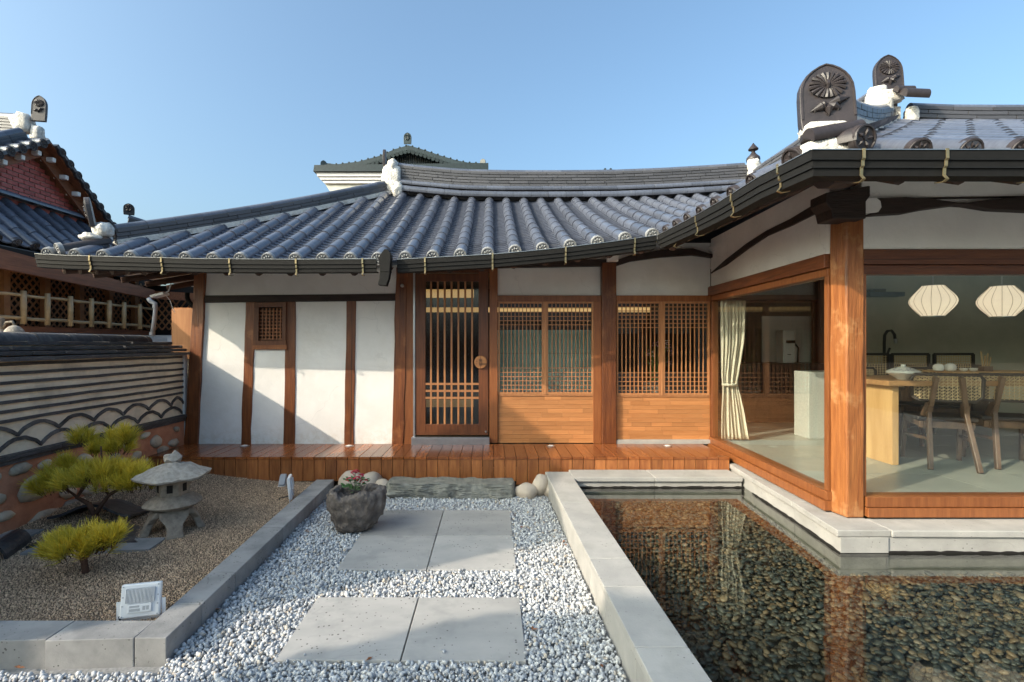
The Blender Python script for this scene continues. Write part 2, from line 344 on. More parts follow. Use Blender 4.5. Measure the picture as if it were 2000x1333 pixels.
m_brass = M('brass_strap', (.40, .30, .16), (.22, .20, .12), rough=.35, ns=20, metal=.7)
m_granite = M('grey_curb_granite', (.43, .415, .39), (.35, .34, .325), rough=.8, ns=5, bump=.12, bs=90, pits=.16, pitscale=34, hair=.8, blotch=(.31, .30, .275), blotch_s=3.5, blotch_r=(.5, .78), rnd=.06)
m_curbside = M('dark_basalt_curb', (.30, .295, .29), (.20, .20, .20), rough=.85, ns=6, bump=.15, bs=90, pits=.26, pitscale=44, blotch=(.36, .355, .35), blotch_s=2.5, blotch_r=(.5, .75), rnd=.08)
m_slab = M('basalt_paving', (.42, .405, .385), (.34, .332, .32), rough=.75, ns=2.5, st=(1, 2, 1), bump=.06, bs=120, pits=.24, pitscale=30, hair=.9, blotch=(.27, .27, .262), blotch_s=3.4, blotch_r=(.52, .74), rnd=.10)
m_gravel = M('white_crushed_marble', (1, 1, 1), (.72, .73, .75), rough=.85, ns=40, spec=.3, stops=[(0, (.30, .31, .33)), (.12, (.45, .46, .48)), (.5, (.60, .61, .62)), (.88, (.72, .72, .71)), (.95, (.60, .54, .46)), (1, (.5, .42, .34))])
m_gravbed = M('gravel_bed_ground', (.34, .34, .34), (.20, .20, .20), rough=1, ns=60)
m_soil = M('brown_grit_ground', (.22, .155, .10), (.10, .07, .045), rough=1, ns=90, bump=.6, bs=120)
m_grit = M('brown_grit', (.74, .54, .36), (.34, .235, .16), rough=.9, ns=40, attr=True, spec=.3)
m_pebble = M('river_pebble', (1.0, 1.0, 1.0), (.6, .6, .58), rough=.45, ns=14, stops=[(0, (.032, .044, .046)), (.35, (.070, .080, .072)), (.62, (.105, .100, .076)), (.80, (.16, .115, .068)), (.94, (.20, .145, .085)), (1, (.21, .18, .14))])
m_poolbed = M('pool_bed', (.03, .035, .03), (.015, .018, .015), rough=.9)
m_red = M('red_clay_mortar', (.58, .26, .15), (.42, .175, .10), rough=.95, ns=7, bump=.7, bs=14)
m_cream = M('cream_wall_plaster', (.84, .70, .53), (.74, .61, .46), rough=.95, ns=6, bump=.5, bs=16, blotch=(.56, .46, .35), blotch_s=3)
m_wtile = M('weathered_wall_tile', (.085, .078, .078), (.045, .040, .042), rough=.75, ns=9, rnd=.25, bump=.5, bs=30, blotch=(.17, .155, .145), blotch_s=4, blotch_r=(.5, .75))
m_fstone = M('wall_field_stone', (.60, .51, .40), (.44, .36, .27), rough=.85, ns=5, rnd=.22, bump=.5, bs=12, blotch=(.2, .17, .15), blotch_s=6)
m_boulder = M('smooth_buff_boulder', (.50, .43, .36), (.42, .35, .28), rough=.8, ns=4, rnd=.1, bump=.15, bs=20)
m_step = M('green_grey_step_stone', (.27, .265, .225), (.16, .16, .145), rough=.85, ns=9, bump=.8, bs=22, blotch=(.36, .35, .31), blotch_s=7, blotch_r=(.5, .8))
m_trough = M('lava_rock', (.17, .142, .125), (.075, .062, .055), rough=.85, ns=10, bump=1.0, bs=22, blotch=(.26, .225, .20), blotch_s=8, blotch_r=(.55, .8))
m_lstone = M('lantern_granite', (.33, .28, .22), (.22, .18, .14), rough=.9, ns=30, bump=.5, bs=60)
m_lstone2 = M('pale_lantern_granite', (.42, .375, .32), (.26, .23, .195), rough=.9, ns=30, bump=.5, bs=60)
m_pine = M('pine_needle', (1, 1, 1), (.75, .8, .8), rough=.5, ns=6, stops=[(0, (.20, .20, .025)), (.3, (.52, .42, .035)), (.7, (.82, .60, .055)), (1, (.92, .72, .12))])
m_twig = M('pine_bark', (.13, .065, .038), (.06, .03, .02), rough=.9, ns=14, bump=1, bs=30)
m_white = M('white_enamel', (.75, .76, .78), (.70, .71, .73), rough=.35, ns=4)
m_black = M('black_rubber', (.012, .012, .013), rough=.5)
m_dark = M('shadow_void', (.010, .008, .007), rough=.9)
m_steel = M('brushed_steel', (.55, .55, .55), (.45, .45, .45), rough=.3, metal=.9, ns=10)
m_pane = glassmat('window_glass', (.93, .95, .93), f0=.04)
m_flute = glassmat('fluted_glass', (.72, .72, .68), f0=.05, rough=.12)
m_water = glassmat('pool_water', (.76, .79, .74), f0=.07, wave=.035, wscale=3.2)
m_floor = M('interior_floor_tile', (.42, .42, .37), (.36, .36, .32), rough=.35, ns=3, rnd=.05)
m_clayw = M('interior_clay_wall', (.68, .66, .58), (.54, .53, .46), rough=.9, ns=2.2, blotch=(.60, .60, .52), blotch_s=1.1)
m_kitch = M('dark_kitchen_wood', (.055, .032, .022), (.03, .018, .012), rough=.4, ns=4, st=(6, 6, .6))
m_teal = M('teal_fabric', (.55, .80, .72), (.50, .74, .66), rough=.9, ns=60, st=(.3, 1, 4))
m_oak = M('table_oak', (.62, .38, .17), (.50, .28, .11), rough=.45, ns=3, st=(6, 3, .5), bump=.05, bs=30)
m_oakt = M('tabletop_oak', (.42, .23, .10), (.32, .165, .07), rough=.35, ns=3, st=(.6, 6, 6))
m_walnut = M('walnut_chair_wood', (.155, .088, .050), (.09, .050, .028), rough=.4, ns=4, st=(5, 5, .7), rnd=.1)
m_cane = M('woven_cane', (.66, .50, .30), (.50, .36, .20), rough=.7, ns=80)
m_seat = M('black_seat', (.025, .018, .015), rough=.5)
m_shade = M('ribbed_lamp_fabric', (.78, .68, .54), (.72, .62, .48), rough=.9, ns=5)
m_curtain = M('cream_curtain_linen', (.74, .69, .58), (.66, .61, .50), rough=.95, ns=60, st=(1, 1, .2), bump=.1, bs=200)
m_terr = M('white_terrazzo', (.62, .62, .58), (.40, .40, .38), rough=.6, ns=90)
m_ceram = M('white_porcelain', (.78, .77, .74), (.74, .73, .70), rough=.15, ns=3)
m_blue = M('cobalt_brushwork', (.03, .06, .20), (.05, .10, .28), rough=.2)
m_brick = M('red_facing_brick', (.55, .15, .13), (.44, .11, .095), rough=.7, ns=12, rnd=.22)
m_brickm = M('grey_brick_joint', (.42, .36, .34), rough=.9)
m_neiwood = M('neighbour_red_timber', (.24, .085, .035), (.15, .05, .02), rough=.6, ns=4, st=(9, .8, 9), bump=.2, bs=20)
m_lattw = M('lattice_lath_wood', (.33, .145, .055), (.22, .09, .035), rough=.6, ns=6, rnd=.15)
m_bamboo = M('dry_bamboo', (.55, .38, .20), (.42, .27, .13), rough=.4, ns=8, rnd=.12, blotch=(.22, .12, .06), blotch_s=14, blotch_r=(.62, .8))
m_acbox = M('cedar_plywood', (.48, .22, .085), (.36, .145, .05), rough=.5, ns=2.5, st=(7, 7, .6))
m_bgtile = M('green_black_metal_tile', (.030, .048, .052), (.018, .028, .032), rough=.45, ns=10, rnd=.2)
m_bgwhite = M('white_cornice', (.72, .72, .72), (.66, .66, .66), rough=.7, ns=4)
m_leaf = M('green_leaf', (.045, .12, .03), (.03, .08, .02), rough=.4, ns=10)
m_flower = M('crimson_flower', (.42, .01, .04), (.30, .006, .03), rough=.5, ns=10)
m_pinkf = M('pink_flower', (.45, .22, .35), rough=.5)
m_canopy = M('evergreen_leaf', (.06, .09, .025), (.03, .05, .015), rough=.6, ns=3, attr=True)
m_gray = M('grey_plastic', (.42, .43, .45), (.36, .37, .39), rough=.5)
m_slate = M('blue_grey_shelf', (.05, .07, .10), (.04, .05, .08), rough=.5)
m_streak = M('streaked_pot_glaze', (.55, .54, .50), (.16, .15, .14), rough=.6, ns=5, st=(1, 1, 5), ramp=(.45, .55))
m_leaf2 = M('stem_green', (.12, .20, .04), (.08, .14, .03), rough=.5)

_b = m_shade.node_tree.nodes['Principled BSDF']; _b.inputs['Emission Color'].default_value = (1.0, .82, .60, 1); _b.inputs['Emission Strength'].default_value = .34
# ------------------------------------------------------------------ ground and setting
def sheet(name, x0, x1, y0, y1, z, mat):
    b = MB(); b.box(x0, x1, y0, y1, z - .05, z); o = b.build(name, mat, kind='structure'); return o
sheet('ground', -60, 60, -40, 120, -.30, m_soil)
CX0, CX1 = -1.545, .62      # white gravel court between the curbs

# ------------------------------------------------------------------ the hanok
house = thing('hanok_house', 'low tile-roofed hanok with white plaster walls, latticed windows and glass corner room', 'house', (0, 6.2, 0))
FY = 6.06
def ff(px, py, Y=FY): p = at(px, py, Y); return (p.x, p.z)
def fprism(name, pts, y0, y1, mat, parent=house, bev=0, Y=FY):
    b = MB(); b.prism([ff(*p, Y=Y) for p in pts], y0, y1); return b.build(name, mat, parent, bev=bev)
def wob(pts, n=7, amp=.004, seed=0):
    """a hand-hewn edge: subdivided and slightly wavy polyline"""
    rr = random.Random(seed); out = []
    for (a, b) in zip(pts, pts[1:]):
        for i in range(n): t = i / n; out.append((lerp(a[0], b[0], t) + rr.uniform(-amp, amp), lerp(a[1], b[1], t)))
    out.append(pts[-1]); return out
def hewn(name, l0, l1, r0, r1, y0, y1, mat, seed=0, amp=.005, n=9):
    """upright hewn post: left edge l0(bottom)-l1(top), right edge r0-r1, pixels on the facade"""
    L_ = wob([ff(*l0), ff(*l1)], n, amp, seed); Rr = wob([ff(*r0), ff(*r1)], n, amp, seed + 50)
    b = MB(); b.ribbon(L_, Rr, y0, y1); return b.build(name, mat, house, bev=.006)
# plaster of the left bays, split by the posts
pw0, pw1 = 6.058, 6.20
for q in ([(396, 515), (778, 510), (778, 580), (396, 586)],
          [(388, 868), (400, 586), (486, 586), (478, 868)],
          [(484, 868), (494, 676), (564, 676), (562, 868)],
          [(570, 868), (572, 584), (684, 582), (680, 868)],
          [(684, 868), (690, 582), (778, 580), (774, 868)]):
    fprism('plaster_panel', q, pw0, pw1, m_plaster)
fprism('plaster_panel', [(968, 524), (1176, 521), (1176, 578), (968, 578)], 6.065, 6.20, m_plaster, bev=.006)
fprism('plaster_panel', [(1196, 500), (1388, 492), (1388, 579), (1196, 579)], 6.065, 6.20, m_plaster, bev=.006)
hewn('post', (362, 868), (385, 500), (389, 868), (405, 500), 6.025, 6.16, m_post, 1, .006)
hewn('stud', (471, 868), (481, 590), (490, 868), (500, 590), 6.046, 6.15, m_post, 2)
hewn('stud', (554, 868), (560, 590), (576, 868), (578, 590), 6.046, 6.15, m_post, 3)
hewn('stud', (673, 868), (677, 588), (691, 868), (696, 586), 6.046, 6.15, m_post, 4)
hewn('post', (766, 868), (775, 505), (789, 868), (797, 505), 6.02, 6.16, m_post, 5, .007)
fprism('door_side_trim', [(789, 868), (797, 505), (809, 505), (808, 868)], 6.03, 6.15, m_trim)
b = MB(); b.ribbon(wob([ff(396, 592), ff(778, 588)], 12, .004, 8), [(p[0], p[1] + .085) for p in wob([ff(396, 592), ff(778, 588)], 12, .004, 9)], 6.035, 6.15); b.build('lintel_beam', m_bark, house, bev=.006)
# vent window between the studs
vent = part('vent_window', house)
fprism('frame', [(499, 592), (561, 591), (561, 600), (499, 601)], 6.025, 6.14, m_door, vent)
fprism('frame', [(497, 666), (561, 665), (561, 674), (496, 675)], 6.025, 6.14, m_door, vent)
fprism('frame', [(497, 666), (499, 600), (508, 600), (507, 666)], 6.025, 6.14, m_door, vent)
fprism('frame', [(553, 666), (554, 600), (561, 600), (560, 666)], 6.025, 6.14, m_door, vent)
fprism('sill', [(494, 683), (494, 675), (562, 674), (562, 683)], 6.03, 6.14, m_trim, vent)
for i in range(6): fprism('lattice_bar', [(511.5 + i * 7, 664), (512.5 + i * 7, 602), (515 + i * 7, 602), (514 + i * 7, 664)], 6.05, 6.075, m_trim, vent)
for i in range(9): fprism('lattice_bar', [(507, 607 + i * 6.8), (554, 607 + i * 6.8), (554, 609.4 + i * 6.8), (507, 609.4 + i * 6.8)], 6.052, 6.072, m_trim, vent)
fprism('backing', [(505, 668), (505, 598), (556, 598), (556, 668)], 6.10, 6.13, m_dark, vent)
# ---- entrance door
door = part('entrance_door', house)
def dbox(name, x0, x1, y0, y1, Y0, Y1, mat, par=door, bev=.003):
    return fprism(name, [(x0, y1), (x1, y1), (x1, y0), (x0, y0)], Y0, Y1, mat, par, bev)
dbox('stile', 812, 832, 536, 849, 6.02, 6.07, m_door); dbox('stile', 935, 954, 532, 849, 6.02, 6.07, m_door)
dbox('rail', 832, 935, 536, 551, 6.02, 6.07, m_door); dbox('rail', 832, 935, 828, 849, 6.02, 6.07, m_door)
dbox('fluted_pane', 832, 935, 551, 828, 6.05, 6.056, m_flute, bev=0)
for i in range(33): dbox('glass_flute', 833 + i * 3.1, 834.5 + i * 3.1, 551, 828, 6.0565, 6.060, m_flute, bev=0) if 0 else None
for i in range(7):
    x = 842.4 + i * 13.3; dbox('lattice_bar', x - 1.8, x + 1.8, 551, 828, 6.022, 6.045, m_joinery, bev=.001)
for y in (750, 763.5, 777): dbox('lattice_bar', 832, 935, y - 2, y + 2, 6.0205, 6.043, m_joinery, bev=.001)
dbox('metal_frame', 808, 812, 533, 852, 6.01, 6.08, m_steel, house); dbox('threshold', 806, 956, 852, 866, 5.95, 6.09, m_steel, house)
dbox('door_head', 808, 957, 500, 534, 6.03, 6.09, m_door, house)
dbox('post', 956, 972, 500, 864, 6.01, 6.16, m_trim, house)
# round wooden door plaque with incised lettering
hx, hz = ff(939, 707.5); b = MB(); b.lathe([(.070, 0), (.076, .006), (.076, .018), (.070, .024)], n=28)
bb = MB(); bb.add([Vector((hx + p.x, 6.018 - p.z, hz + p.y)) for p in b.v], b.f)
pull = bb.build('door_pull', m_stave, door, smooth=True)
b = MB()
def cut(x0, z0, x1, z1, w=.0042): b.bar((hx + x0, 5.9935, hz + z0), (hx + x1, 5.9935, hz + z1), .003, w, up=(0, 1, 0)) if 0 else b.box(hx + min(x0, x1) - w / 2, hx + max(x0, x1) + w / 2, 5.9925, 5.996, hz + min(z0, z1) - w / 2, hz + max(z0, z1) + w / 2)
for (a, c_, d_, e_) in ((-.016, .034, .014, .034), (-.016, -.036, .014, -.036), (-.016, -.036, -.016, .034), (.014, -.036, .014, .034), (-.001, .034, -.001, .072), (-.001, -.036, -.001, -.072),
                       (.016, -.018, .068, -.018), (.016, -.026, .066, -.026), (.030, -.026, .030, -.018), (.044, -.026, .044, -.018), (.056, -.026, .056, -.018),
                       (-.009, .026, .007, .026), (-.001, .026, -.001, .012), (-.010, .018, .008, .018), (-.008, .008, .006, .008), (-.008, -.008, .006, -.008), (-.008, -.014, -.008, -.028), (.006, -.014, .006, -.028), (-.008, -.021, .006, -.021), (-.008, -.028, .006, -.028),
                       (-.022, .062, -.010, .062), (-.055, .010, -.040, .010), (-.060, -.020, -.046, -.020)): cut(a, c_, d_, e_)
b.build('incised_lettering', m_black, pull)
b = MB(); b.lathe([(.006, 0), (.013, .005), (.013, .012), (.008, .02)], n=12); x_, z_ = ff(949, 842); b2 = MB(); b2.add([Vector((x_ + p.x, 6.02 - p.z, z_ + p.y)) for p in b.v], b.f); b2.build('door_lock', m_steel, door, smooth=True)
x_, z_ = ff(788, 560); b2 = MB(); b2.add([Vector((x_ + p.x * 1.6, 5.985 - p.z, z_ + p.y * 1.6)) for p in b.v], b.f); b2.build('door_bell', m_steel, house, smooth=True)
# ---- latticed windows
def lattice(x0, xm0, xm1, x1, xr, nb, top, bot, yb):
    wnd = part('latticed_window', house)
    dbox('window_frame', x0 - 2, xr, 578, 590, 6.02, 6.12, m_trim, wnd)
    for (a, c_) in ((x0, xm0), (xm1, x1)):
        dbox('sash_stile', a, a + 3.2, 590, yb, 6.025, 6.065, m_joinery, wnd, .002); dbox('sash_stile', c_ - 3.2, c_, 590, yb, 6.025, 6.065, m_joinery, wnd, .002)
        dbox('sash_rail', a + 3.2, c_ - 3.2, 590, 593.5, 6.027, 6.063, m_joinery, wnd, .002); dbox('sash_rail', a + 3.2, c_ - 3.2, yb - 4, yb, 6.027, 6.063, m_joinery, wnd, .002)
        st = (c_ - a - 6.4) / nb
        for i in range(1, nb): dbox('lattice_bar', a + 3.2 + st * i - .8, a + 3.2 + st * i + .8, 593.5, yb - 4, 6.040, 6.054, m_joinery, wnd, 0)
        for y in top + bot: dbox('lattice_bar', a + 3.2, c_ - 3.2, y - .75, y + .75, 6.041, 6.053, m_joinery, wnd, 0)
        dbox('window_pane', a + 3.2, c_ - 3.2, 593.5, yb - 4, 6.0575, 6.0615, m_pane, wnd, 0)
    dbox('sash_stile', xm0, xm1, 590, yb, 6.02, 6.07, m_joinery, wnd, .002)
    return wnd
w1 = lattice(973, 1061, 1067, 1158, 1173, 11, [602, 610, 618.5, 627, 635], [719, 727.5, 736, 744, 752.5, 761], 770)
dbox('window_jamb', 1158, 1173, 590, 866, 6.02, 6.12, m_trim, house)
w2 = lattice(1203, 1289, 1294, 1384, 1386, 10, [600, 608, 616, 624, 632, 640], [728.5, 737, 745.5, 754, 763], 772)
def staves(x0, x1, ya, yb, rows, seed):
    rr = random.Random(seed); pn = part('wood_panel', house); h = (yb - ya) / rows
    for r in range(rows):
        x = x0; first = True
        while x < x1 - 1:
            e = min(x1, x + rr.uniform(28, 85) * (rr.uniform(.3, 1) if first else 1)); first = False
            if x1 - e < 14: e = x1
            d = rr.uniform(0, .0012) + (.0016 if r % 2 == 0 else 0)
            dbox('stave', x + .12, e - .12, ya + r * h + .10, ya + (r + 1) * h - .14, 6.040 + d, 6.07, m_stave, pn, 0); x = e
    dbox('panel_rail', x0, x1, ya - 3, ya, 6.03, 6.07, m_joinery, pn, .001)
    dbox('panel_back', x0, x1, ya, yb, 6.066, 6.09, m_door, pn, 0)
staves(973, 1158, 773, 865, 11, 3); staves(1203, 1386, 775, 858, 10, 4)
dbox('window_sill', 1200, 1388, 858, 866, 6.0, 6.09, m_granite, house)
dbox('post', 1173, 1201, 515, 866, 5.985, 6.16, m_post, house, .008)
dbox('post', 1385, 1394, 560, 866, 6.00, 6.16, m_post, house, .004)
dbox('purlin_end', 1182, 1203, 500, 514, 5.93, 6.12, m_plaster, house, .004)
# dark, slightly bowed beam above the right bays
up_ = [(965, 512), (1180, 508), (1202, 510), (1230, 500), (1290, 490), (1350, 487), (1392, 500)]
lo_ = [(965, 525), (1180, 521), (1202, 521), (1230, 512), (1290, 504), (1350, 500), (1390, 505)]
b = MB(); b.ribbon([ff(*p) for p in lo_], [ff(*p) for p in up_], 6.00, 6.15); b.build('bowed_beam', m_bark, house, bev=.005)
dbox('plaster_panel', 790, 1400, 474, 512, 6.09, 6.2, m_plaster, house, 0)
# foundation under the wall
b = MB(); b.box(-3.7, 2.5, 6.0, 6.3, -.1, .30); b.build('foundation_wall', m_lstone, house)
# ---- rooms behind
X_R = 8.5
b = MB(); b.box(-3.5, -3.4, 6.2, 10.5, .2, 2.7); b.build('side_wall', m_kitch, house)
b = MB(); b.box(-3.5, 5.2, 10.4, 10.5, .2, 2.7); b.build('rear_wall', m_kitch, house)
b = MB(); b.box(-3.5, 2.6, 6.16, 10.5, 2.62, 2.68); b.build('interior_ceiling', m_kitch, house); b = MB(); b.box(2.60, X_R, 3.81, 10.5, 2.60, 2.66); b.build('room_ceiling', m_plaster, house)
b = MB(); b.box(5.2, X_R, 7.7, 7.8, .3, 2.7); b.build('clay_wall', m_clayw, house)
b = MB(); b.box(5.2, 5.3, 7.8, 10.5, .3, 2.7); b.build('clay_wall', m_clayw, house)
b = MB(); b.box(X_R - .1, X_R, 3.7, 7.8, .3, 2.7); b.build('clay_wall', m_clayw, house)
b = MB(); b.box(-3.5, 2.60, 6.2, 10.4, .28, .36); b.build('interior_floor', m_kitch, house)
fl = part('room_floor', house)
tb = MB(); tb.box(.002, .598, .002, 1.196, -.012, 0); tm = tb.mesh('floor_tile', m_floor)
k = 0
for i in range(10):
    for j in range(6):
        x, y = 2.62 + i * .6, 3.78 + j * 1.2 - (.6 if i % 2 else 0)
        if y + 1.2 < 3.78: continue
        if y < 3.78:
            t2 = MB(); t2.box(x + .002, x + .598, 3.78, y + 1.196, .368, .38); t2.build('floor_tile', m_floor, fl)
        else: inst('floor_tile', tm, Matrix.Translation((x, y, .38)), fl)
b = MB(); b.box(2.62, X_R, 3.75, 10.4, .25, .366); b.build('floor_screed', m_bgwhite, fl)
# ---- glass corner wing
GX0, GX1 = 2.64, 2.55     # glass plane at the facade and at the corner post
def sidebar(name, y0, y1, z0, z1, dx0, dx1, mat, bev=.003):
    """timber running with the side glass; dx is outward(-)/inward(+)"""
    b = MB(); f = lambda y: lerp(GX0, GX1, (6.05 - y) / (6.05 - 3.7))
    b.hexa([(f(y0) + dx0, y0, z0), (f(y0) + dx1, y0, z0), (f(y1) + dx1, y1, z0), (f(y1) + dx0, y1, z0), (f(y0) + dx0, y0, z1), (f(y0) + dx1, y0, z1), (f(y1) + dx1, y1, z1), (f(y1) + dx0, y1, z1)])
    return b.build(name, mat, house, bev=bev)
sidebar('sill_board', 3.78, 6.05, .255, .325, -.07, .08, m_beamy.copy() if 0 else m_trim); sidebar('sill_board', 3.78, 6.05, .329, .395, -.05, .08, m_trim)
sidebar('head_beam', 3.80, 6.05, 2.07, 2.175, -.06, .09, m_beamy, .006); sidebar('head_beam', 3.80, 6.05, 2.01, 2.066, -.035, .07, m_trim)
sg = sidebar('side_window_pane', 3.82, 6.02, .395, 2.01, -.004, .004, m_pane, 0)
sidebar('window_jamb', 5.99, 6.05, .395, 2.01, -.03, .04, m_trim); sidebar('window_jamb', 3.80, 3.85, .395, 2.01, -.03, .05, m_trim)
sidebar('plaster_panel', 3.80, 6.05, 2.178, 2.75, -.02, .09, m_plaster, 0)
# bowed beam in the side gable plaster
sy = [(6.02, 2.34, 2.335), (5.6, 2.37, 2.43), (5.1, 2.45, 2.51), (4.7, 2.50, 2.55), (4.3, 2.50, 2.56), (3.85, 2.52, 2.60)]
b = MB(); f_ = lambda y: lerp(GX0, GX1, (6.05 - y) / 2.35)
for (ya, a0, a1), (yb, b0, b1) in zip(sy, sy[1:]):
    b.hexa([(f_(ya) - .04, ya, a0), (f_(ya) + .02, ya, a0), (f_(yb) + .02, yb, b0), (f_(yb) - .04, yb, b0), (f_(ya) - .04, ya, a1), (f_(ya) + .02, ya, a1), (f_(yb) + .02, yb, b1), (f_(yb) - .04, yb, b1)])
b.build('bowed_beam', m_bark, house)
# corner post and head
b = MB(); N_ = 12; rr = random.Random(4); prev = None
P0 = []
for i in range(N_ + 1):
    z = .245 + i * (2.60 - .245) / N_; s = .004
    o = [rr.uniform(-s, s) for _ in range(8)]
    P0 += [(2.548 + o[0] - .012, 3.80 + o[1], z), (2.562 + o[2], 3.655 + o[3], z), (2.690 + o[4], 3.655 + o[5], z), (2.690 + o[6], 3.81 + o[7], z)]
Fp = [(0, 1, 2, 3), tuple(4 * N_ + k for k in (3, 2, 1, 0))]
for i in range(N_):
    for k in range(4): Fp.append((4 * i + k, 4 * i + (k + 1) % 4, 4 * i + 4 + (k + 1) % 4, 4 * i + 4 + k))
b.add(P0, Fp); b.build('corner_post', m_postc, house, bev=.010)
RY = 3.67
def rprism(name, pts, y0, y1, mat, bev=.003, Y=3.67):
    b = MB(); b.prism([ff(*p, Y=Y) for p in pts], y0, y1); return b.build(name, mat, house, bev=bev)
def rbox(name, x0, x1, z0, z1, y0, y1, mat, bev=.003):
    b = MB(); b.box(x0, x1, y0, y1, z0, z1); return b.build(name, mat, house, bev=bev)
rbox('sill_board', 2.70, X_R, .255, .320, 3.63, 3.78, m_trim); rbox('sill_board', 2.70, X_R, .324, .395, 3.645, 3.78, m_trim)
rbox('head_beam', 2.69, X_R, 2.075, 2.185, 3.66, 3.80, m_beam, .006); rbox('head_beam', 2.695, X_R, 2.005, 2.07, 3.675, 3.78, m_beam)
rbox('front_window_pane', 2.715, X_R - .1, .395, 2.005, 3.695, 3.703, m_pane, 0); rbox('window_jamb', 2.693, 2.715, .395, 2.005, 3.67, 3.74, m_trim)
rbox('plaster_panel', 2.69, X_R, 2.187, 3.0, 3.685, 3.80, m_plaster, 0)
up_ = [(1692, 392), (1760, 388), (1800, 390), (1860, 398), (1880, 399), (1930, 392), (2000, 387), (2200, 388)]
lo_ = [(1692, 423), (1760, 419), (1800, 411), (1860, 403), (1880, 404), (1930, 412), (2000, 415), (2200, 416)]
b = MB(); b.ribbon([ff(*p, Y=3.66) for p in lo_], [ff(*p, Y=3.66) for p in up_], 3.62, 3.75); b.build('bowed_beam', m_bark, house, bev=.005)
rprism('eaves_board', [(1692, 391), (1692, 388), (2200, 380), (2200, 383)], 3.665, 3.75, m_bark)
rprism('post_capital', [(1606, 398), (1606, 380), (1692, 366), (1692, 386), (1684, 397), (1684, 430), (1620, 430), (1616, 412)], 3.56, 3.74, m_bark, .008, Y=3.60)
rprism('purlin_end', [(1680, 420), (1680, 391), (1704, 389), (1712, 396), (1714, 408), (1708, 417)], 3.60, 3.75, m_plaster, .004, Y=3.64)
# ---- plinth: stone ledge in front of the deck and round the wing
pl = part('stone_plinth', house)
def plinth(x0, x1, y0, y1, z0, z1, mat=m_granite, bev=.006):
    b = MB(); b.box(x0, x1, y0, y1, z0, z1); return b.build('coping_stone', mat, pl, bev=bev)
def quad(name, pts, z0, z1, mat, par, bev=.006):
    b = MB(); b.prism(pts, z0, z1, 'z'); return b.build(name, mat, par, bev=bev)
sidep = [(2.50, 5.36), (2.445, 4.75), (2.40, 4.05), (2.335, 3.42)]
for (a, c_) in zip(sidep, sidep[1:]):
    g = .003; quad('coping_stone', [(a[0], a[1] - g), (c_[0], c_[1] + g), (2.70, c_[1] + g), (2.70, a[1] - g)], .195, .240, m_granite, pl)
    quad('ledge_face', [(a[0] + .02, a[1]), (c_[0] + .02, c_[1]), (2.68, c_[1]), (2.68, a[1])], .088, .192, m_granite, pl, .002)
    quad('wet_footing', [(a[0] + .024, a[1]), (c_[0] + .024, c_[1] + .01), (2.67, c_[1] + .01), (2.67, a[1])], -.2, .0875, m_wet, pl, 0)
quad('coping_stone', [(2.703, 3.417), (4.2, 3.40), (4.2, 3.66), (2.703, 3.66)], .195, .240, m_granite, pl)
quad('coping_stone', [(4.206, 3.40), (X_R, 3.38), (X_R, 3.66), (4.206, 3.66)], .195, .240, m_granite, pl)
quad('ledge_face', [(2.683, 3.432), (X_R, 3.40), (X_R, 3.75), (2.683, 3.75)], .088, .192, m_granite, pl, .002); quad('wet_footing', [(2.40, 3.442), (X_R, 3.41), (X_R, 3.75), (2.675, 3.75)], -.2, .0875, m_wet, pl, 0)

# dark algae line where the water touches the stone
def waterline(pts, h=.012):
    b = MB(); rr = random.Random(3); lo = []
    tot = []
    for p, q in zip(pts, pts[1:]):
        n = max(2, int((Vector(q) - Vector(p)).length / .04))
        for k in range(n): tot.append(Vector(p).lerp(Vector(q), k / n))
    tot.append(Vector(pts[-1]))
    for i, p in enumerate(tot):
        z = .094 + h * rr.random() * (.5 + .5 * math.sin(i * .37) ** 2); b.v += [Vector((p.x, p.y, .06)), Vector((p.x, p.y, z))]
    for i in range(len(tot) - 1): b.f.append((2 * i, 2 * i + 2, 2 * i + 3, 2 * i + 1))
    o = b.build('algae_line', m_dark, pl); sd = o.modifiers.new('solid', 'SOLIDIFY'); sd.thickness = .004; sd.offset = 0
waterline([(2.516, 5.0, 0), (2.461, 4.75, 0), (2.416, 4.05, 0), (2.351, 3.425, 0), (X_R, 3.396, 0)]); waterline([(.81, 4.982, 0), (2.50, 4.982, 0)])
# ------------------------------------------------------------------ roof of the hanok
roof = part('tiled_roof', house)
EY = 5.12; RYm = 8.3
ZE = [((x - 960) * .005172, 1.5 + (672 - y) * .005172) for x, y in ((68, 497), (120, 500), (230, 504), (400, 508), (560, 509), (740, 508), (850, 504), (960, 498), (1100, 485), (1280, 461), (1400, 452))]
ZT = [((x - 960) * .008384, 1.5 + (672 - y) * .008384) for x, y in ((770, 318), (800, 322), (900, 331), (1000, 333), (1100, 333), (1200, 332), (1300, 328), (1400, 322), (1460, 318))]
def zr(x): return interp(ZT, x) - .49
def sm(x, y):
    """main front slope"""
    t = (y - EY) / (RYm - EY); return lerp(interp(ZE, x), zr(x), t) - .16 * t * (1 - t)
WX, WY = 1.75, 2.75
def ez_l(y): return interp([(2.75, 2.535), (3.3, 2.56), (3.9, 2.565), (5.12, 2.61), (9, 2.61)], y)
def swl(x, y):
    t = (x - WX) / (4.24 - WX); return lerp(ez_l(y), 3.87, t) - .10 * t * (1 - t)
def swf(x, y):
    t = (y - WY) / (5.4 - WY); return lerp(2.535, 3.83, t) - .10 * t * (1 - t)
def hipY(x): return 5.2 + (x + 4.45) / .9226
def valY(x): return 5.15 + (x - 1.70) * 1.24
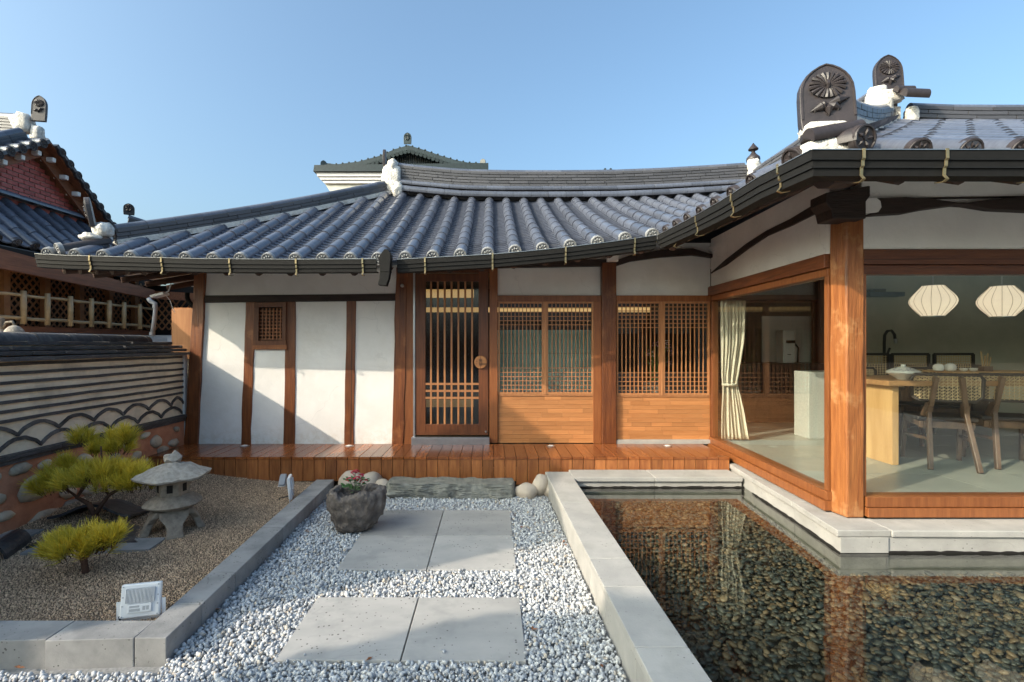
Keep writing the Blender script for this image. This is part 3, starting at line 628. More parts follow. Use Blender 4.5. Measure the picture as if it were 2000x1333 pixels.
# tile meshes (unit length along y)
def halftube(name, r0, r1, n, mat, skirt=.012, lip=True):
    b = MB(); v = []; f = []
    secs = [(0, r0), (1, r1)]
    for y, r in secs:
        v.append((r, y, -skirt))
        for k in range(n + 1): a = PI * k / n; v.append((r * math.cos(a), y, r * math.sin(a)))
        v.append((-r, y, -skirt))
    m = n + 3
    for k in range(m - 1): f.append((k, m + k, m + k + 1, k + 1))
    f.append(tuple(range(m))); f.append(tuple(range(2 * m - 1, m - 1, -1)))
    b.add(v, f); return b.mesh(name, mat, smooth=True)
t_cvx = halftube('roof_tile', .070, .062, 10, m_tile)
t_rd = halftube('ridge_tile', .062, .062, 10, m_tile)
def concave(name):
    b = MB(); v = []; n = 6
    for y, dz in ((0, .020), (1.12, .002)):
        for k in range(n + 1):
            x = -.10 + .2 * k / n; v.append((x, y, -.030 * (1 - (x / .1) ** 2) + dz))
    for k in range(n + 1): x = -.10 + .2 * k / n; v.append((x, 0, -.030 * (1 - (x / .1) ** 2)))
    m = n + 1; f = [(k, k + 1, m + k + 1, m + k) for k in range(n)] + [(2 * m + k, 2 * m + k + 1, k + 1, k) for k in range(n)]
    b.add(v, f); return b.mesh(name, m_tile, smooth=True)
t_ccv = concave('pan_tile')
b = MB(); b.box(-.5, .5, .014, .986, 0, 1); t_flat = b.mesh('flat_tile', m_tilef)
def discmesh(name, r, mat, petals=8):
    b = MB(); b.tube([(0, .03, 0), (0, -.006, 0)], r, 20)
    ring = [(r * .88 * math.cos(2 * PI * k / 20), -.008, r * .88 * math.sin(2 * PI * k / 20)) for k in range(21)]
    b.tube(ring, r * .09, 5, cap=False)
    for k in range(petals):
        a = 2 * PI * k / petals + .2
        b.tube([(r * .18 * math.cos(a), -.006, r * .18 * math.sin(a)), (r * .45 * math.cos(a), -.010, r * .45 * math.sin(a)), (r * .72 * math.cos(a), -.006, r * .72 * math.sin(a))], [r * .03, r * .13, r * .04], 5)
    b.tube([(0, -.004, 0), (0, -.014, 0)], r * .14, 8)
    return b.mesh(name, mat, smooth=True)
t_disc = discmesh('tile_end_disc', .068, m_disc)
t_discd = discmesh('tile_end_disc', .066, m_plaque)
cvx = []; ccv = []      # collected placements: (size key, matrix)
def column(fn, x, y0, y1, along, first_disc=True, L=.30, disc=None, far=False):
    """a row of cover tiles from eave to top; fn(x,y)->z, along is the plan direction"""
    def P(s):
        q = (x + along[0] * s, y0 + along[1] * s); return Vector((q[0], q[1], fn(*q) + .004))
    tot = y1; s = -.015
    if first_disc:
        p, q = P(s), P(s + .1); inst('tile_end_disc', disc or t_disc, frame(p + Vector((0, 0, .010)), q + Vector((0, 0, .010)), scale_len=False), roof)
    while s < tot - .04:
        e = min(s + L + R.uniform(-.006, .006), tot)
        cvx.append((P(s).length, frame(P(s) + Vector((R.uniform(-.005, .005), R.uniform(-.003, .003), R.uniform(0, .004))), P(e) + Vector((R.uniform(-.003, .003), 0, 0))), t_cvx)); s = e - .004
def pans(fn, x, y0, tot, along, L=.088):
    s = -.02
    def P(s):
        q = (x + along[0] * s, y0 + along[1] * s); return Vector((q[0], q[1], fn(*q) + .006))
    while s < tot - .03:
        ccv.append((P(s).length, frame(P(s), P(s + L)), t_ccv)); s += L
cols = [-2.2497 + .2765 * n for n in range(-8, 24)]
cols[0:1] = [cols[0]]
for x in cols:
    top = min(hipY(x), RYm - .02) if x < -1.5 else RYm - .02
    if x < 1.72: column(sm, x, EY, top - EY, (0, 1))
    else:
        vy = valY(x)
        if top - vy > .15: column(sm, x, vy, top - vy, (0, 1), first_disc=False)
    xm = x + .138; top = min(hipY(xm), RYm) if xm < -1.6 else RYm
    if xm < 1.70: pans(sm, xm, EY, top - EY, (0, 1))
    elif valY(xm) < top - .2: pans(sm, xm, valY(xm), top - valY(xm), (0, 1))
y = 5.02
while y > 3.15:
    xm = min(4.2, 1.75 + (y - 2.75) / 1.08); column(swl, WX, y, 0, (0, 0)) if 0 else None
    # rows climb in +X: reuse column with swapped direction
    def fnl(xx, yy): return swl(xx, yy)
    s0 = WX
    tot = xm - WX
    column(fnl, s0, y, tot, (1, 0), disc=t_discd)
    pans(fnl, s0, y - .138, tot, (1, 0)); y -= .2765
y = 5.30
while y < 8.2:
    x0 = 1.70 + (y - 5.15) / 1.24
    column(swl, x0, y, 4.15 - x0, (1, 0), first_disc=False); pans(swl, x0, y + .138, 4.15 - x0, (1, 0), L=.12); y += .2765
x = 2.306
while x < 5.9:
    top = min(5.38, 2.75 + (x - 1.75) * 1.08); column(swf, x, WY, top - WY, (0, 1), disc=t_discd)
    xm = x - .138; top = min(5.38, 2.75 + (xm - 1.75) * 1.08); pans(swf, xm, WY, top - WY, (0, 1)); x += .2765
def place_tiles(lst, nm, bulk_name, parent, cap=290):
    lst.sort(key=lambda q: q[0]); head, tail = lst[:cap], lst[cap:]
    for _, m4, me in head: inst(nm, me, m4, parent)
    if tail:
        V = []; F = []; n = 0
        for _, m4, me in tail:
            co = np.empty(len(me.vertices) * 3); me.vertices.foreach_get('co', co); co = co.reshape(-1, 3)
            A = np.array(m4); V.append(co @ A[:3, :3].T + A[:3, 3]); F += [tuple(i + n for i in p.vertices) for p in me.polygons]; n += len(co)
        me2 = bpy.data.meshes.new(bulk_name); me2.from_pydata((np.concatenate(V) - np.array(wpos(parent))).tolist(), [], F)
        me2.materials.append(tail[0][2].materials[0]); me2.polygons.foreach_set('use_smooth', [True] * len(me2.polygons)); me2.set_sharp_from_angle(angle=.6); me2.update()
        o = bpy.data.objects.new(bulk_name, me2); col.objects.link(o); o.parent = parent; o['kind'] = 'stuff'
place_tiles(cvx, 'roof_tile', 'far_roof_tiles', roof); place_tiles(ccv, 'pan_tile', 'far_pan_tiles', roof)
# clay bed under the tiles and plastered soffit
def slab_grid(name, fn, xs, ys_of, mat, dz0, dz1, parent=roof, n=8):
    b = MB(); P = []
    for x in xs:
        ya, yb = ys_of(x); P.append([(x, lerp(ya, yb, k / n)) for k in range(n + 1)])
    for i in range(len(P) - 1):
        for k in range(n):
            q = [P[i][k], P[i + 1][k], P[i + 1][k + 1], P[i][k + 1]]
            n0 = len(b.v); b.v += [Vector((x, y, fn(x, y) + dz0)) for x, y in q] + [Vector((x, y, fn(x, y) + dz1)) for x, y in q]
            b.f += [(n0 + 3, n0 + 2, n0 + 1, n0), (n0 + 4, n0 + 5, n0 + 6, n0 + 7)]
            if k == 0: b.f.append((n0, n0 + 1, n0 + 5, n0 + 4))
    return b.build(name, mat, parent)
xs = [-4.45 + i * .19 for i in range(33)] + [1.70]
slab_grid('clay_bed', sm, xs, lambda x: (EY, max(EY + .02, min(hipY(x), RYm) if x < -1.59 else RYm)), m_underside, -.06, -.022)
slab_grid('clay_bed', sm, [1.70 + i * .2 for i in range(13)], lambda x: (min(valY(x), RYm - .01), RYm), m_underside, -.06, -.022)
slab_grid('clay_bed', lambda a, c: swl(c, a), [2.75 + i * .2 for i in range(12)] + [5.12], lambda y: (1.75, min(4.2, 1.76 + (y - 2.75) / 1.08)), m_underside, -.06, -.022) if 0 else None
b = MB()
ys = [2.75 + i * .2 for i in range(12)] + [5.15] + [5.15 + i * .3 for i in range(1, 11)]
def lrow(y): 
    x0 = 1.75 if y <= 5.15 else 1.70 + (y - 5.15) / 1.24
    x1 = max(x0 + .01, min(4.24, 1.76 + (y - 2.75) / 1.08)); return [(lerp(x0, x1, k / 6), y) for k in range(7)]
for ya, yb in zip(ys, ys[1:]):
    A, B_ = lrow(ya), lrow(yb)
    for k in range(6):
        q = [A[k], A[k + 1], B_[k + 1], B_[k]]; n0 = len(b.v)
        b.v += [Vector((x, y, swl(x, y) - .06)) for x, y in q] + [Vector((x, y, swl(x, y) - .022)) for x, y in q]
        b.f += [(n0, n0 + 1, n0 + 2, n0 + 3), (n0 + 7, n0 + 6, n0 + 5, n0 + 4)]
b.build('clay_bed', m_underside, roof)
slab_grid('clay_bed', swf, [1.75 + i * .25 for i in range(28)], lambda x: (WY, max(WY + .01, min(5.4, 2.75 + (x - 1.75) * 1.08))), m_underside, -.06, -.022)
# hidden rear and side slopes, so that the house is closed
b = MB()
def tri(*p): n0 = len(b.v); b.v.extend(Vector(q) for q in p); b.f.append(tuple(range(n0, n0 + len(p))))
tri((-4.45, 5.14, 2.36), (-1.6, 8.3, 3.93), (-4.45, 11.4, 2.36)); tri((-4.45, 11.4, 2.36), (-1.6, 8.3, 3.93), (4.2, 8.3, 3.93), (9, 8.3, 3.9), (9, 11.4, 2.4))
tri((4.25, 5.4, 3.82), (9, 5.4, 3.82), (9, 8.3, 3.6), (4.25, 8.3, 3.86))
b.build('rear_slope', m_tilef, roof)
# soffit plaster + rafters
b = MB()
for i in range(24):
    xa = -3.9 + i * .242; xb = xa + .242
    for ya, yb in ((5.2, 5.7), (5.7, 6.2)):
        n0 = len(b.v); b.v += [Vector((x, y, sm(x, y) - .105)) for x, y in ((xa, ya), (xb, ya), (xb, yb), (xa, yb))] + [Vector((x, y, sm(x, y) - .075)) for x, y in ((xa, ya), (xb, ya), (xb, yb), (xa, yb))]
        b.f += BOXF and [tuple(n0 + j for j in q) for q in BOXF]
b.build('soffit_plaster', m_plaster, roof)
b = MB(); q = [(1.80, 5.15), (1.80, 2.85), (2.7, 3.75), (2.72, 6.1)]
b.hexa([(x, y, swl(x, y) - .105) for x, y in q] + [(x, y, swl(x, y) - .07) for x, y in q]); b.build('soffit_plaster', m_plaster, roof)
b = MB(); q = [(1.85, 2.82), (8.4, 2.82), (8.4, 3.8), (2.72, 3.8)]
b.hexa([(x, y, swf(x, y) - .105) for x, y in q] + [(x, y, swf(x, y) - .07) for x, y in q]); b.build('soffit_plaster', m_plaster, roof)
b = MB(); q = [(-4.40, 5.2), (-3.4, 5.2), (-3.4, 6.4), (-3.9, 7.4)]
b.hexa([(-4.40, 5.22, 2.31), (-3.85, 5.22, 2.28), (-3.45, 6.3, 2.62), (-4.40, 7.6, 2.34), (-4.40, 5.22, 2.34), (-3.85, 5.22, 2.31), (-3.45, 6.3, 2.65), (-4.40, 7.6, 2.37)]); b.build('soffit_plaster', m_plaster, roof)
def rafter(p0, p1, r=.045): b = MB(); b.tube([p0, lerp(Vector(p0), Vector(p1), .5) + Vector((0, 0, -.012)), p1], [r * .9, r, r * 1.1], 9); b.build('rafter', m_rafter, roof, smooth=True)
x = -3.35
while x < 1.9:
    rafter((x, 5.16, sm(x, 5.16) - .135), (x, 6.15, sm(x, 6.15) - .125)); x += .325
for i in range(7):
    y = 3.2 + i * .32; xe = min(2.62, 1.72 + (y - 2.75) * .80); rafter((1.82, y - .02, swl(1.82, y) - .14), (xe, y + .10, swl(xe, y) - .13))
for i in range(9):
    x = 2.27 + i * .335; rafter((x, 2.82, swf(x, 2.82) - .14), (x + .02, 3.78, swf(x, 3.78) - .13), .048)
rafter((1.90, 2.90, 2.45), (2.66, 3.74, 2.74), .07)
for i in range(6):     # fan of corner rafters on the left
    a = i / 5; p0 = Vector((lerp(-3.55, -4.36, a), 5.17, lerp(2.235, 2.245, a))); rafter(p0, (-3.48 - .03 * i, 6.15 + .10 * i, 2.60), .04)
for i in range(4): rafter((-4.36, 5.55 + .42 * i, 2.25), (-3.5, 6.4 + .33 * i, 2.56), .04)
b = MB(); b.box(-3.62, -3.5, 5.22, 8, 2.14, 2.26); 
# gutter: ribbed profile swept along the eave
prof = [(0, .004), (0, -.040), (-.010, -.045), (-.010, -.078), (-.020, -.083), (-.022, -.122), (-.10, -.125), (-.105, -.118), (-.03, -.115), (-.006, 0)]
def gutter(name, path, outs, sc=1.0):
    b = MB(); m = len(prof)
    for (p, o) in zip(path, outs):
        for (a, z) in prof: b.v.append(Vector((p[0] + o[0] * a * sc, p[1] + o[1] * a * sc, p[2] + z * sc)))
    for i in range(len(path) - 1):
        for k in range(m): b.f.append((i * m + k, (i + 1) * m + k, (i + 1) * m + (k + 1) % m, i * m + (k + 1) % m))
    b.f.append(tuple(range(m))); b.f.append(tuple((len(path) - 1) * m + k for k in range(m - 1, -1, -1)))
    o_ = b.build(name, m_gutter, roof)
    b = MB()
    for (zz, aa) in ((-.0425, -.006), (-.0805, -.016)):
        for p0, p1, o0, o1 in zip(path, path[1:], outs, outs[1:]):
            q0 = Vector((p0[0] + o0[0] * (aa + .0025), p0[1] + o0[1] * (aa + .0025), p0[2] + zz * sc)); q1 = Vector((p1[0] + o1[0] * (aa + .0025), p1[1] + o1[1] * (aa + .0025), p1[2] + zz * sc)); b.bar(q0, q1, .006, .005)
    b.build('gutter_groove', m_gutdk, o_)
    b = MB()
    for p0, p1 in zip(path, path[1:]): b.bar(Vector(p0) + Vector((0, 0, .006)), Vector(p1) + Vector((0, 0, .006)), .010, .004)
    b.build('gutter_lip', m_steel, o_)
    return o_
GY = 5.05
def gz(px, py): return ((px - 960) / 990 * GY, GY, 1.5 + (672 - py) / 990 * GY)
pathA = [gz(*p) for p in ((68, 497), (120, 500), (230, 503), (400, 507), (560, 508), (735, 507))]
gutter('gutter', pathA, [(0, -1)] * len(pathA))
pathB = [gz(*p) for p in ((775, 508), (850, 504), (960, 498), (1030, 492), (1100, 485), (1190, 474), (1283, 461))]
gutter('gutter', pathB, [(0, -1)] * len(pathB))
pathC = [(1.652, 5.045, 2.576), (1.705, 4.4, 2.572), (1.715, 3.8, 2.562), (1.71, 3.25, 2.562), (1.715, 2.715, 2.535)]
pathD = [(1.715, 2.715, 2.535), (3.0, 2.70, 2.528), (6.0, 2.68, 2.528)]
dg = .7071
gutter('gutter', pathC, [(-1, 0)] * 4 + [(-1, -1)], 1.05); gutter('gutter', pathD, [(-1, -1)] + [(0, -1)] * 2, 1.05)
def strap(p, o):
    b = MB(); p = Vector(p); o = Vector((o[0], o[1], 0)); side = Vector((-o.y, o.x, 0))
    pts = [(.004, .012), (.005, -.040), (-.004, -.050), (-.005, -.078), (-.014, -.088), (-.016, -.124), (.004, -.150), (-.02, -.160), (-.07, -.150)]
    for (a, z), (c_, d_) in zip(pts, pts[1:]): b.bar(p + o * a + Vector((0, 0, z)), p + o * c_ + Vector((0, 0, d_)), .014, .005, up=side) if 0 else b.bar(p + o * a + Vector((0, 0, z)), p + o * c_ + Vector((0, 0, d_)), .016, .004, up=(o.x, o.y, .3))
    b.build('gutter_strap', m_brass, roof)
for px in (175, 315, 448, 578, 708, 830, 962, 1105, 1240):
    X = (px - 960) / 990 * GY; pp = pathA if X < pathA[-1][0] else pathB; strap((X, GY - .002, interp([(q[0], q[2]) for q in pp], X)), (0, -1))
for y in (4.75, 4.25, 3.62, 3.03): strap((1.712, y, 2.562), (-1, 0))
for x in (1.985, 2.43, 2.88): strap((x, 2.705, 2.530), (0, -1))
# leader head between the two gutter runs
b = MB(); hxp, hzp = (755 - 960) / 990 * 5.02, 0
def pz(py, Y=5.0): return 1.5 + (672 - py) / 990 * Y
X0 = lambda px, Y=5.0: (px - 960) / 990 * Y
b.prism([(X0(741), pz(503)), (X0(745), pz(497)), (X0(752), pz(488)), (X0(758), pz(488)), (X0(764), pz(497)), (X0(764), pz(503)), (X0(762), pz(532)), (X0(743), pz(532))], 4.97, 5.08)
b.prism([(X0(743), pz(532)), (X0(762), pz(532)), (X0(760), pz(545)), (X0(755), pz(559)), (X0(739), pz(557)), (X0(742), pz(545))], 4.975, 5.06)
b.build('leader_head', m_gutter, roof, bev=.003)
# ---- ridges
def stack(path, half, courses, pitch, L, cap_r, name='flat_tile', base=0.0, th=.036, jit=.004, cap=True, seed=1, core=True, top_l=None):
    """courses of flat tiles with staggered joints and a half-round cap along a 3D polyline"""
    rr = random.Random(seed); cum = [0]
    for a, c_ in zip(path, path[1:]): cum.append(cum[-1] + (Vector(c_) - Vector(a)).length)
    T = cum[-1]
    def P(s):
        s = max(0, min(T, s))
        for i in range(len(path) - 1):
            if s <= cum[i + 1] + 1e-9: return Vector(path[i]).lerp(Vector(path[i + 1]), (s - cum[i]) / (cum[i + 1] - cum[i]))
        return Vector(path[-1])
    for c in range(courses):
        s = -rr.uniform(0, L)
        while s < T - .02:
            a, e = max(0, s), min(T, s + L)
            if e - a > .03:
                dz = Vector((0, 0, base + c * pitch)); inst(name, t_flat, frame(P(a) + dz, P(e) + dz, sx=half * 2 + rr.uniform(-jit, jit), sz=th), roof)
            s += L
    if core:
        b = MB()
        for a, c_ in zip(path, path[1:]): b.bar(Vector(a) + Vector((0, 0, base + courses * pitch / 2)), Vector(c_) + Vector((0, 0, base + courses * pitch / 2)), half * 2 - .03, courses * pitch - .004)
        b.build('ridge_core', m_underside, roof)
    if cap:
        s = 0; l = top_l or .3
        while s < T - .02:
            e = min(T, s + l); dz = Vector((0, 0, base + courses * pitch)); inst('ridge_tile', t_rd, frame(P(s) + dz, P(e - .004) + dz, sx=cap_r / .062, sz=cap_r / .062), roof); s = e
mp = [(x, 8.3, zr(x)) for x in [-1.56 + i * .3 for i in range(20)]]
stack(mp, .095, 5, .047, .31, .055, base=.20, seed=2)
b = MB()
for a, c_ in zip(mp, mp[1:]): b.bar(Vector(a) + Vector((0, .02, .09)), Vector(c_) + Vector((0, .02, .09)), .22, .24)
b.build('mortar_bed', m_underside, roof)
x = -1.55
for (r, oy, oz) in ((.060, -.17, .030), (.045, -.13, .145)):
    x = -1.58
    while x < 4.1:
        e = x + (.2765 if r == .060 else .30); inst('ridge_tile', t_rd, frame((x, 8.3 + oy, zr(x) + oz), (e - .004, 8.3 + oy, zr(e) + oz), up=(0, -.5, 1), sx=r / .062, sz=r / .062), roof); x = e
hp = []
for i in range(9):
    t = i / 8; X = lerp(-4.12, -1.66, t); Y = hipY(X); hp.append((X, Y, sm(X, min(Y, 8.28)) + .035))
stack(hp, .075, 3, .046, .30, .055, seed=5)
b = MB()
for a, c_ in zip(hp, hp[1:]): b.bar(Vector(a) + Vector((0, 0, -.02)), Vector(c_) + Vector((0, 0, -.02)), .20, .06)
b.build('mortar_bed', m_mortar, roof)
wp = [(4.24, 8.2 - i * .28, 4.33 - .055 - .24) for i in range(11)]
stack(wp, .09, 5, .047, .31, .055, base=-.0, seed=9)
b = MB(); b.box(4.12, 4.36, 5.4, 8.2, 3.80, 4.03); b.build('mortar_bed', m_mortar, roof)
rp = [(4.45 + i * .5, 5.4, 3.86 + (.02 if i < 1 else 0)) for i in range(6)]
stack(rp, .085, 3, .044, .42, .052, seed=12, top_l=.44)
b = MB(); b.box(4.3, 7, 5.34, 5.46, 3.78, 3.87); b.build('mortar_bed', m_mortar, roof)
cp = []
for i in range(11):
    s = lerp(.42, 2.5, i / 10); X, Y = 1.75 + s, 2.75 + s * 1.08; cp.append((X, Y, swf(X, min(5.4, Y)) + .05 + .12 * (1 - i / 10) ** 2))
stack(cp, .075, 3, .042, .16, .052, seed=14, top_l=.22)
b = MB()
for a, c_ in zip(cp, cp[1:]): b.bar(Vector(a) + Vector((0, 0, -.03)), Vector(c_) + Vector((0, 0, -.03)), .2, .07)
b.build('mortar_bed', m_mortar, roof)
def plaque(base, wd, ht, yaw, tilt, mat, name='ridge_end_tile', detail=True, th=.045):
    b = MB(); r = wd / 2; out = [(-r * .94, 0), (r * .94, 0), (r, ht * .25), (r, ht * .58)]
    for k in range(1, 12): a = PI * k / 12; out.append((r * math.cos(a), ht * .58 + (ht * .42) * (.82 * math.sin(a) ** .8 + .18 * (1 - abs(math.cos(a))))))
    out.append((-r, ht * .58)); out.append((-r, ht * .25))
    b.prism([(p[0], p[1]) for p in out], -th / 2, th / 2)
    ro = Matrix.Translation(Vector(base)) @ Matrix.Rotation(yaw, 4, 'Z') @ Matrix.Rotation(tilt, 4, 'X')
    def put(b, nm, m, par, sm_=True):
        b.v = [ro @ p for p in b.v]; return b.build(nm, m, par, smooth=sm_)
    pq = put(b, name, mat, roof, False)
    bv = pq.modifiers.new('bevel', 'BEVEL'); bv.width = .006; bv.segments = 2
    if detail:
        b = MB(); rim = [Vector((p[0] * .93, -th / 2 - .002, p[1] * .965 + .008)) for p in out[2:]]; b.tube(rim, wd * .022, 5)
        c0 = Vector((0, -th / 2, ht * .69)); R0 = wd * .29
        for k in range(18):
            a = 2 * PI * k / 18 + .1; rad = R0 * (1.0 + .12 * math.cos(2 * a))
            b.tube([c0 + Vector((.12 * rad * math.cos(a), -.004, .12 * rad * math.sin(a))), c0 + Vector((.6 * rad * math.cos(a), -.014, .6 * rad * math.sin(a))), c0 + Vector((rad * math.cos(a), -.004, rad * math.sin(a)))], [wd * .012, wd * .030, wd * .046], 6)
        b.tube([c0 + Vector((0, -.010, -R0 * .3)), c0 + Vector((0, -.024, 0)), c0 + Vector((0, -.012, R0 * .35))], [wd * .02, wd * .035, wd * .02], 6)
        for (dx, dz, l) in ((0, -1, .22), (-.85, -.35, .30), (.9, .25, .34), (.75, -.45, .22), (-.5, -.15, .2)):
            s0 = Vector((0, -th / 2 - .003, ht * .44)); d = Vector((dx, 0, dz)).normalized(); sd = Vector((-d.z, 0, d.x))
            b.tube([s0, s0 + d * l * wd * .5 + Vector((0, -.006, 0)), s0 + d * l * wd * 1.15], [wd * .02, wd * .085, wd * .008], 8)
            for j in range(1, 5):
                for sg_ in (-1, 1): q = s0 + d * l * wd * .22 * j; b.tube([q + Vector((0, -.010, 0)), q + (d * .5 + sd * sg_).normalized() * wd * .055 + Vector((0, -.004, 0))], wd * .008, 4)
        put(b, 'flower_relief', mat, pq)
    return pq
t_rdk = halftube('ridge_tile', .062, .062, 12, m_plaque)
def half(p0, p1, r, up=(0, 0, 1), mat=None):
    return inst('ridge_tile', t_rdk, frame(p0, p1, up=up, sx=r / .062, sz=r / .062), roof)
def mblob(c, r, seed, boxy=.62, amp=.09, rot=0, par=None):
    v, f = ico(3); b = MB(); ro = Matrix.Rotation(rot, 3, 'Z')
    for p in v:
        q = Vector(p); m_ = max(abs(q.x), abs(q.y), abs(q.z)); q = q / m_ * boxy + q * (1 - boxy); q = q * (1 + amp * mno.noise(q * 2.6 + Vector((seed, 2, 1))) + amp * .6 * mno.noise(q * 6 + Vector((seed, 4, 1)))); b.v.append(Vector(c) + ro @ Vector((q.x * r[0], q.y * r[1], q.z * r[2])))
    b.f = [tuple(q) for q in f]; return b.build('mortar_mound', m_mortar, par or roof, smooth='all')
# corner of the wing
plaque((1.945, 2.93, 2.68), .29, .46, math.radians(-14), math.radians(-8), m_plaque, th=.06)
mblob((1.955, 2.955, 2.735), (.150, .075, .045), 3); mblob((1.935, 2.93, 2.60), (.150, .10, .065), 8)
half((1.79, 2.865, 2.665), (2.095, 2.885, 2.725), .050, up=(0, -.5, 1)); half((2.12, 2.96, 2.62), (2.125, 3.2, 2.80), .07, up=(1, 0, .4)) if 0 else None
rock('mortar_mound', m_mortar, (2.115, 2.98, 2.70), (.03, .05, .10), roof, .1, 2, 5)
b_disc = discmesh('corner_tile_disc', .078, m_plaque, 5)
inst('corner_tile_disc', b_disc, frame((2.05, 2.79, 2.63), (2.01, 2.95, 2.66), scale_len=False), roof)
half((2.05, 2.80, 2.625), (1.935, 2.97, 2.64), .078)
inst('corner_tile_disc', b_disc, frame((1.785, 3.00, 2.585), (1.90, 3.02, 2.64), scale_len=False), roof)
half((1.80, 3.0, 2.58), (1.98, 3.03, 2.655), .074)
# ridge end above the junction
plaque((4.24, 5.40, 4.10), .28, .50, math.radians(-8), math.radians(-6), m_plaque, th=.05)
mblob((4.12, 5.42, 4.10), (.075, .09, .14), 12, rot=.3, amp=.16); mblob((4.23, 5.37, 4.12), (.12, .06, .07), 4, amp=.16)
mblob((4.09, 5.31, 3.97), (.09, .07, .11), 14)
half((4.20, 5.27, 4.135), (4.38, 5.27, 4.135), .045, up=(0, -.8, 1)); half((4.22, 5.20, 4.06), (4.46, 5.20, 4.05), .060, up=(0, -.8, 1))
mblob((4.43, 5.34, 3.90), (.05, .05, .10), 6)
# main ridge end, finial, hip end
mblob((-1.62, 8.22, 4.16), (.15, .13, .22), 21, amp=.2); rock('mortar_mound', m_mortar, (-1.60, 8.20, 4.37), (.09, .11, .12), roof, .3, 2.2, 23); rock('mortar_mound', m_mortar, (-1.50, 8.12, 3.97), (.09, .10, .13), roof, .3, 2.2, 25)
plaque((-1.74, 8.25, 4.36), .26, .30, math.radians(-82), 0, m_plaque, detail=False)
b = MB(); b.lathe([(.10, 0), (.105, .03), (.10, .06), (.05, .11), (.025, .15), (.035, .17), (.075, .185), (.078, .20), (.03, .26), (.004, .30)], (4.26, 8.25, 4.47), 16); b.build('ridge_finial', m_plaque, roof, smooth=True)
rock('mortar_mound', m_mortar, (4.25, 8.22, 4.38), (.11, .11, .16), roof, .2, 2, 31); rock('mortar_mound', m_mortar, (4.20, 8.12, 4.20), (.09, .1, .16), roof, .2, 2, 33)
rock('mortar_mound', m_mortar, (-4.17, 5.45, 2.72), (.10, .09, .085), roof, .3, 2, 41); rock('mortar_mound', m_mortar, (-4.26, 5.40, 2.63), (.11, .10, .05), roof, .3, 2, 43)
plaque((-4.27, 5.44, 2.74), .22, .33, math.radians(-58), math.radians(10), m_plaque)
half((-4.36, 5.12, 2.44), (-4.12, 5.47, 2.60), .06); inst('tile_end_disc', t_disc, frame((-4.365, 5.11, 2.45), (-4.12, 5.47, 2.60), scale_len=False), roof)
# ------------------------------------------------------------------ deck in front of the hanok
deck = thing('wooden_deck', 'varnished wooden deck of narrow planks along the foot of the white wall', 'deck', (-.6, 5.7, 0))
b = MB(); b.box(.003, .1150, 0, 1, 0, .028); t_pl = b.mesh('deck_plank', m_deck)
b = MB(); b.box(.003, .1150, 0, .025, -.225, -.003); t_fp = b.mesh('fascia_plank', m_deckf)
x = -3.62
while x < 2.46:
    y0 = 5.30 if x > -3.5 else 5.34
    inst('deck_plank', t_pl, Matrix.Translation((x, y0, .289 + R.uniform(-.0012, .0012))) @ Matrix.Diagonal((1, (5.99 if x < 2.3 else 5.99) - y0, 1, 1)), deck)
    inst('fascia_plank', t_fp, Matrix.Translation((x, y0 + .004 + R.uniform(0, .002), .289)) @ Matrix.Diagonal((1, 1, 1 if x < .15 else 1.16, 1)), deck); x += .1175
b = MB(); b.box(-3.6, 2.44, 5.36, 5.98, .20, .285); b.build('joist_frame', m_kitch, deck)
for xx in (-3.0, -1.6, -.3, 1.0, 2.2): b = MB(); b.box(xx, xx + .09, 5.45, 5.54, -.1, .2); b.build('deck_leg', m_kitch, deck)
gl = None
for i, (px, lb) in enumerate(((478, 'round glass uplight set in the deck below the vent window'), (682, 'round glass uplight in the deck at the foot of the stud left of the door'), (1076, 'round glass uplight set in the deck before the teal window'), (1304, 'round glass uplight set in the deck before the window with the flowers'))):
    Y = 5.86; X = (px - 960) / 990 * Y
    o = thing('deck_light', lb, 'light', (X, Y, .317), 'round lights set in the deck')
    b = MB(); b.lathe([(.050, 0), (.050, .004), (.042, .006)], (X, Y, .3175), 20); b.build('bezel', m_steel, o, smooth=True)
    b = MB(); b.lathe([(.034, .006), (.028, .011), (.012, .014)], (X, Y, .3175), 16); b.build('lens', m_ceram, o, smooth=True)
# ------------------------------------------------------------------ white gravel court
N_ = 0
def jitter_grid(x0, x1, y0, y1, st, keep, z0, z1):
    xs, ys = np.meshgrid(np.arange(x0, x1, st), np.arange(y0, y1, st)); xs = xs.ravel() + NR.uniform(-st, st, xs.size) * .48; ys = ys.ravel() + NR.uniform(-st, st, ys.size) * .48
    k = keep(xs, ys); xs, ys = xs[k], ys[k]; return np.stack([xs, ys, NR.uniform(z0, z1, len(xs))], 1)
slabs = []
def curbL(y): return interp([(1.0, -1.50), (2.405, -1.545), (5.1, -1.62)], y)
def curbR(y): return interp([(1.5, .64), (2.19, .62), (5.2, .55)], y)
SL = [(-1.027, 2.405, -.435, 3.002), (-.428, 2.400, .165, 3.002), (-1.03, 3.367, -.434, 3.968), (-.428, 3.367, .165, 3.968), (-1.03, 3.975, -.434, 4.575), (-.428, 3.975, .165, 4.575)]
slab_lab = ['pale pitted paving slab, front left of the nearest pair', 'pale paving slab with a soft shadow, front right of the nearest pair', 'grey veined paving slab on the left, second row from the camera', 'grey veined paving slab on the right, second row from the camera', 'paving slab partly under the hollow stone planter', 'paving slab in front of the long step stone, right of the planter one']
for (x0, y0, x1, y1), lb in zip(SL, slab_lab):
    b = MB(); b.box(x0, x1, y0, y1, -.035, 0); tag(b.build('paving_slab', m_slab, bev=.003), lb, 'paving slab', 'square stone slabs of the path')
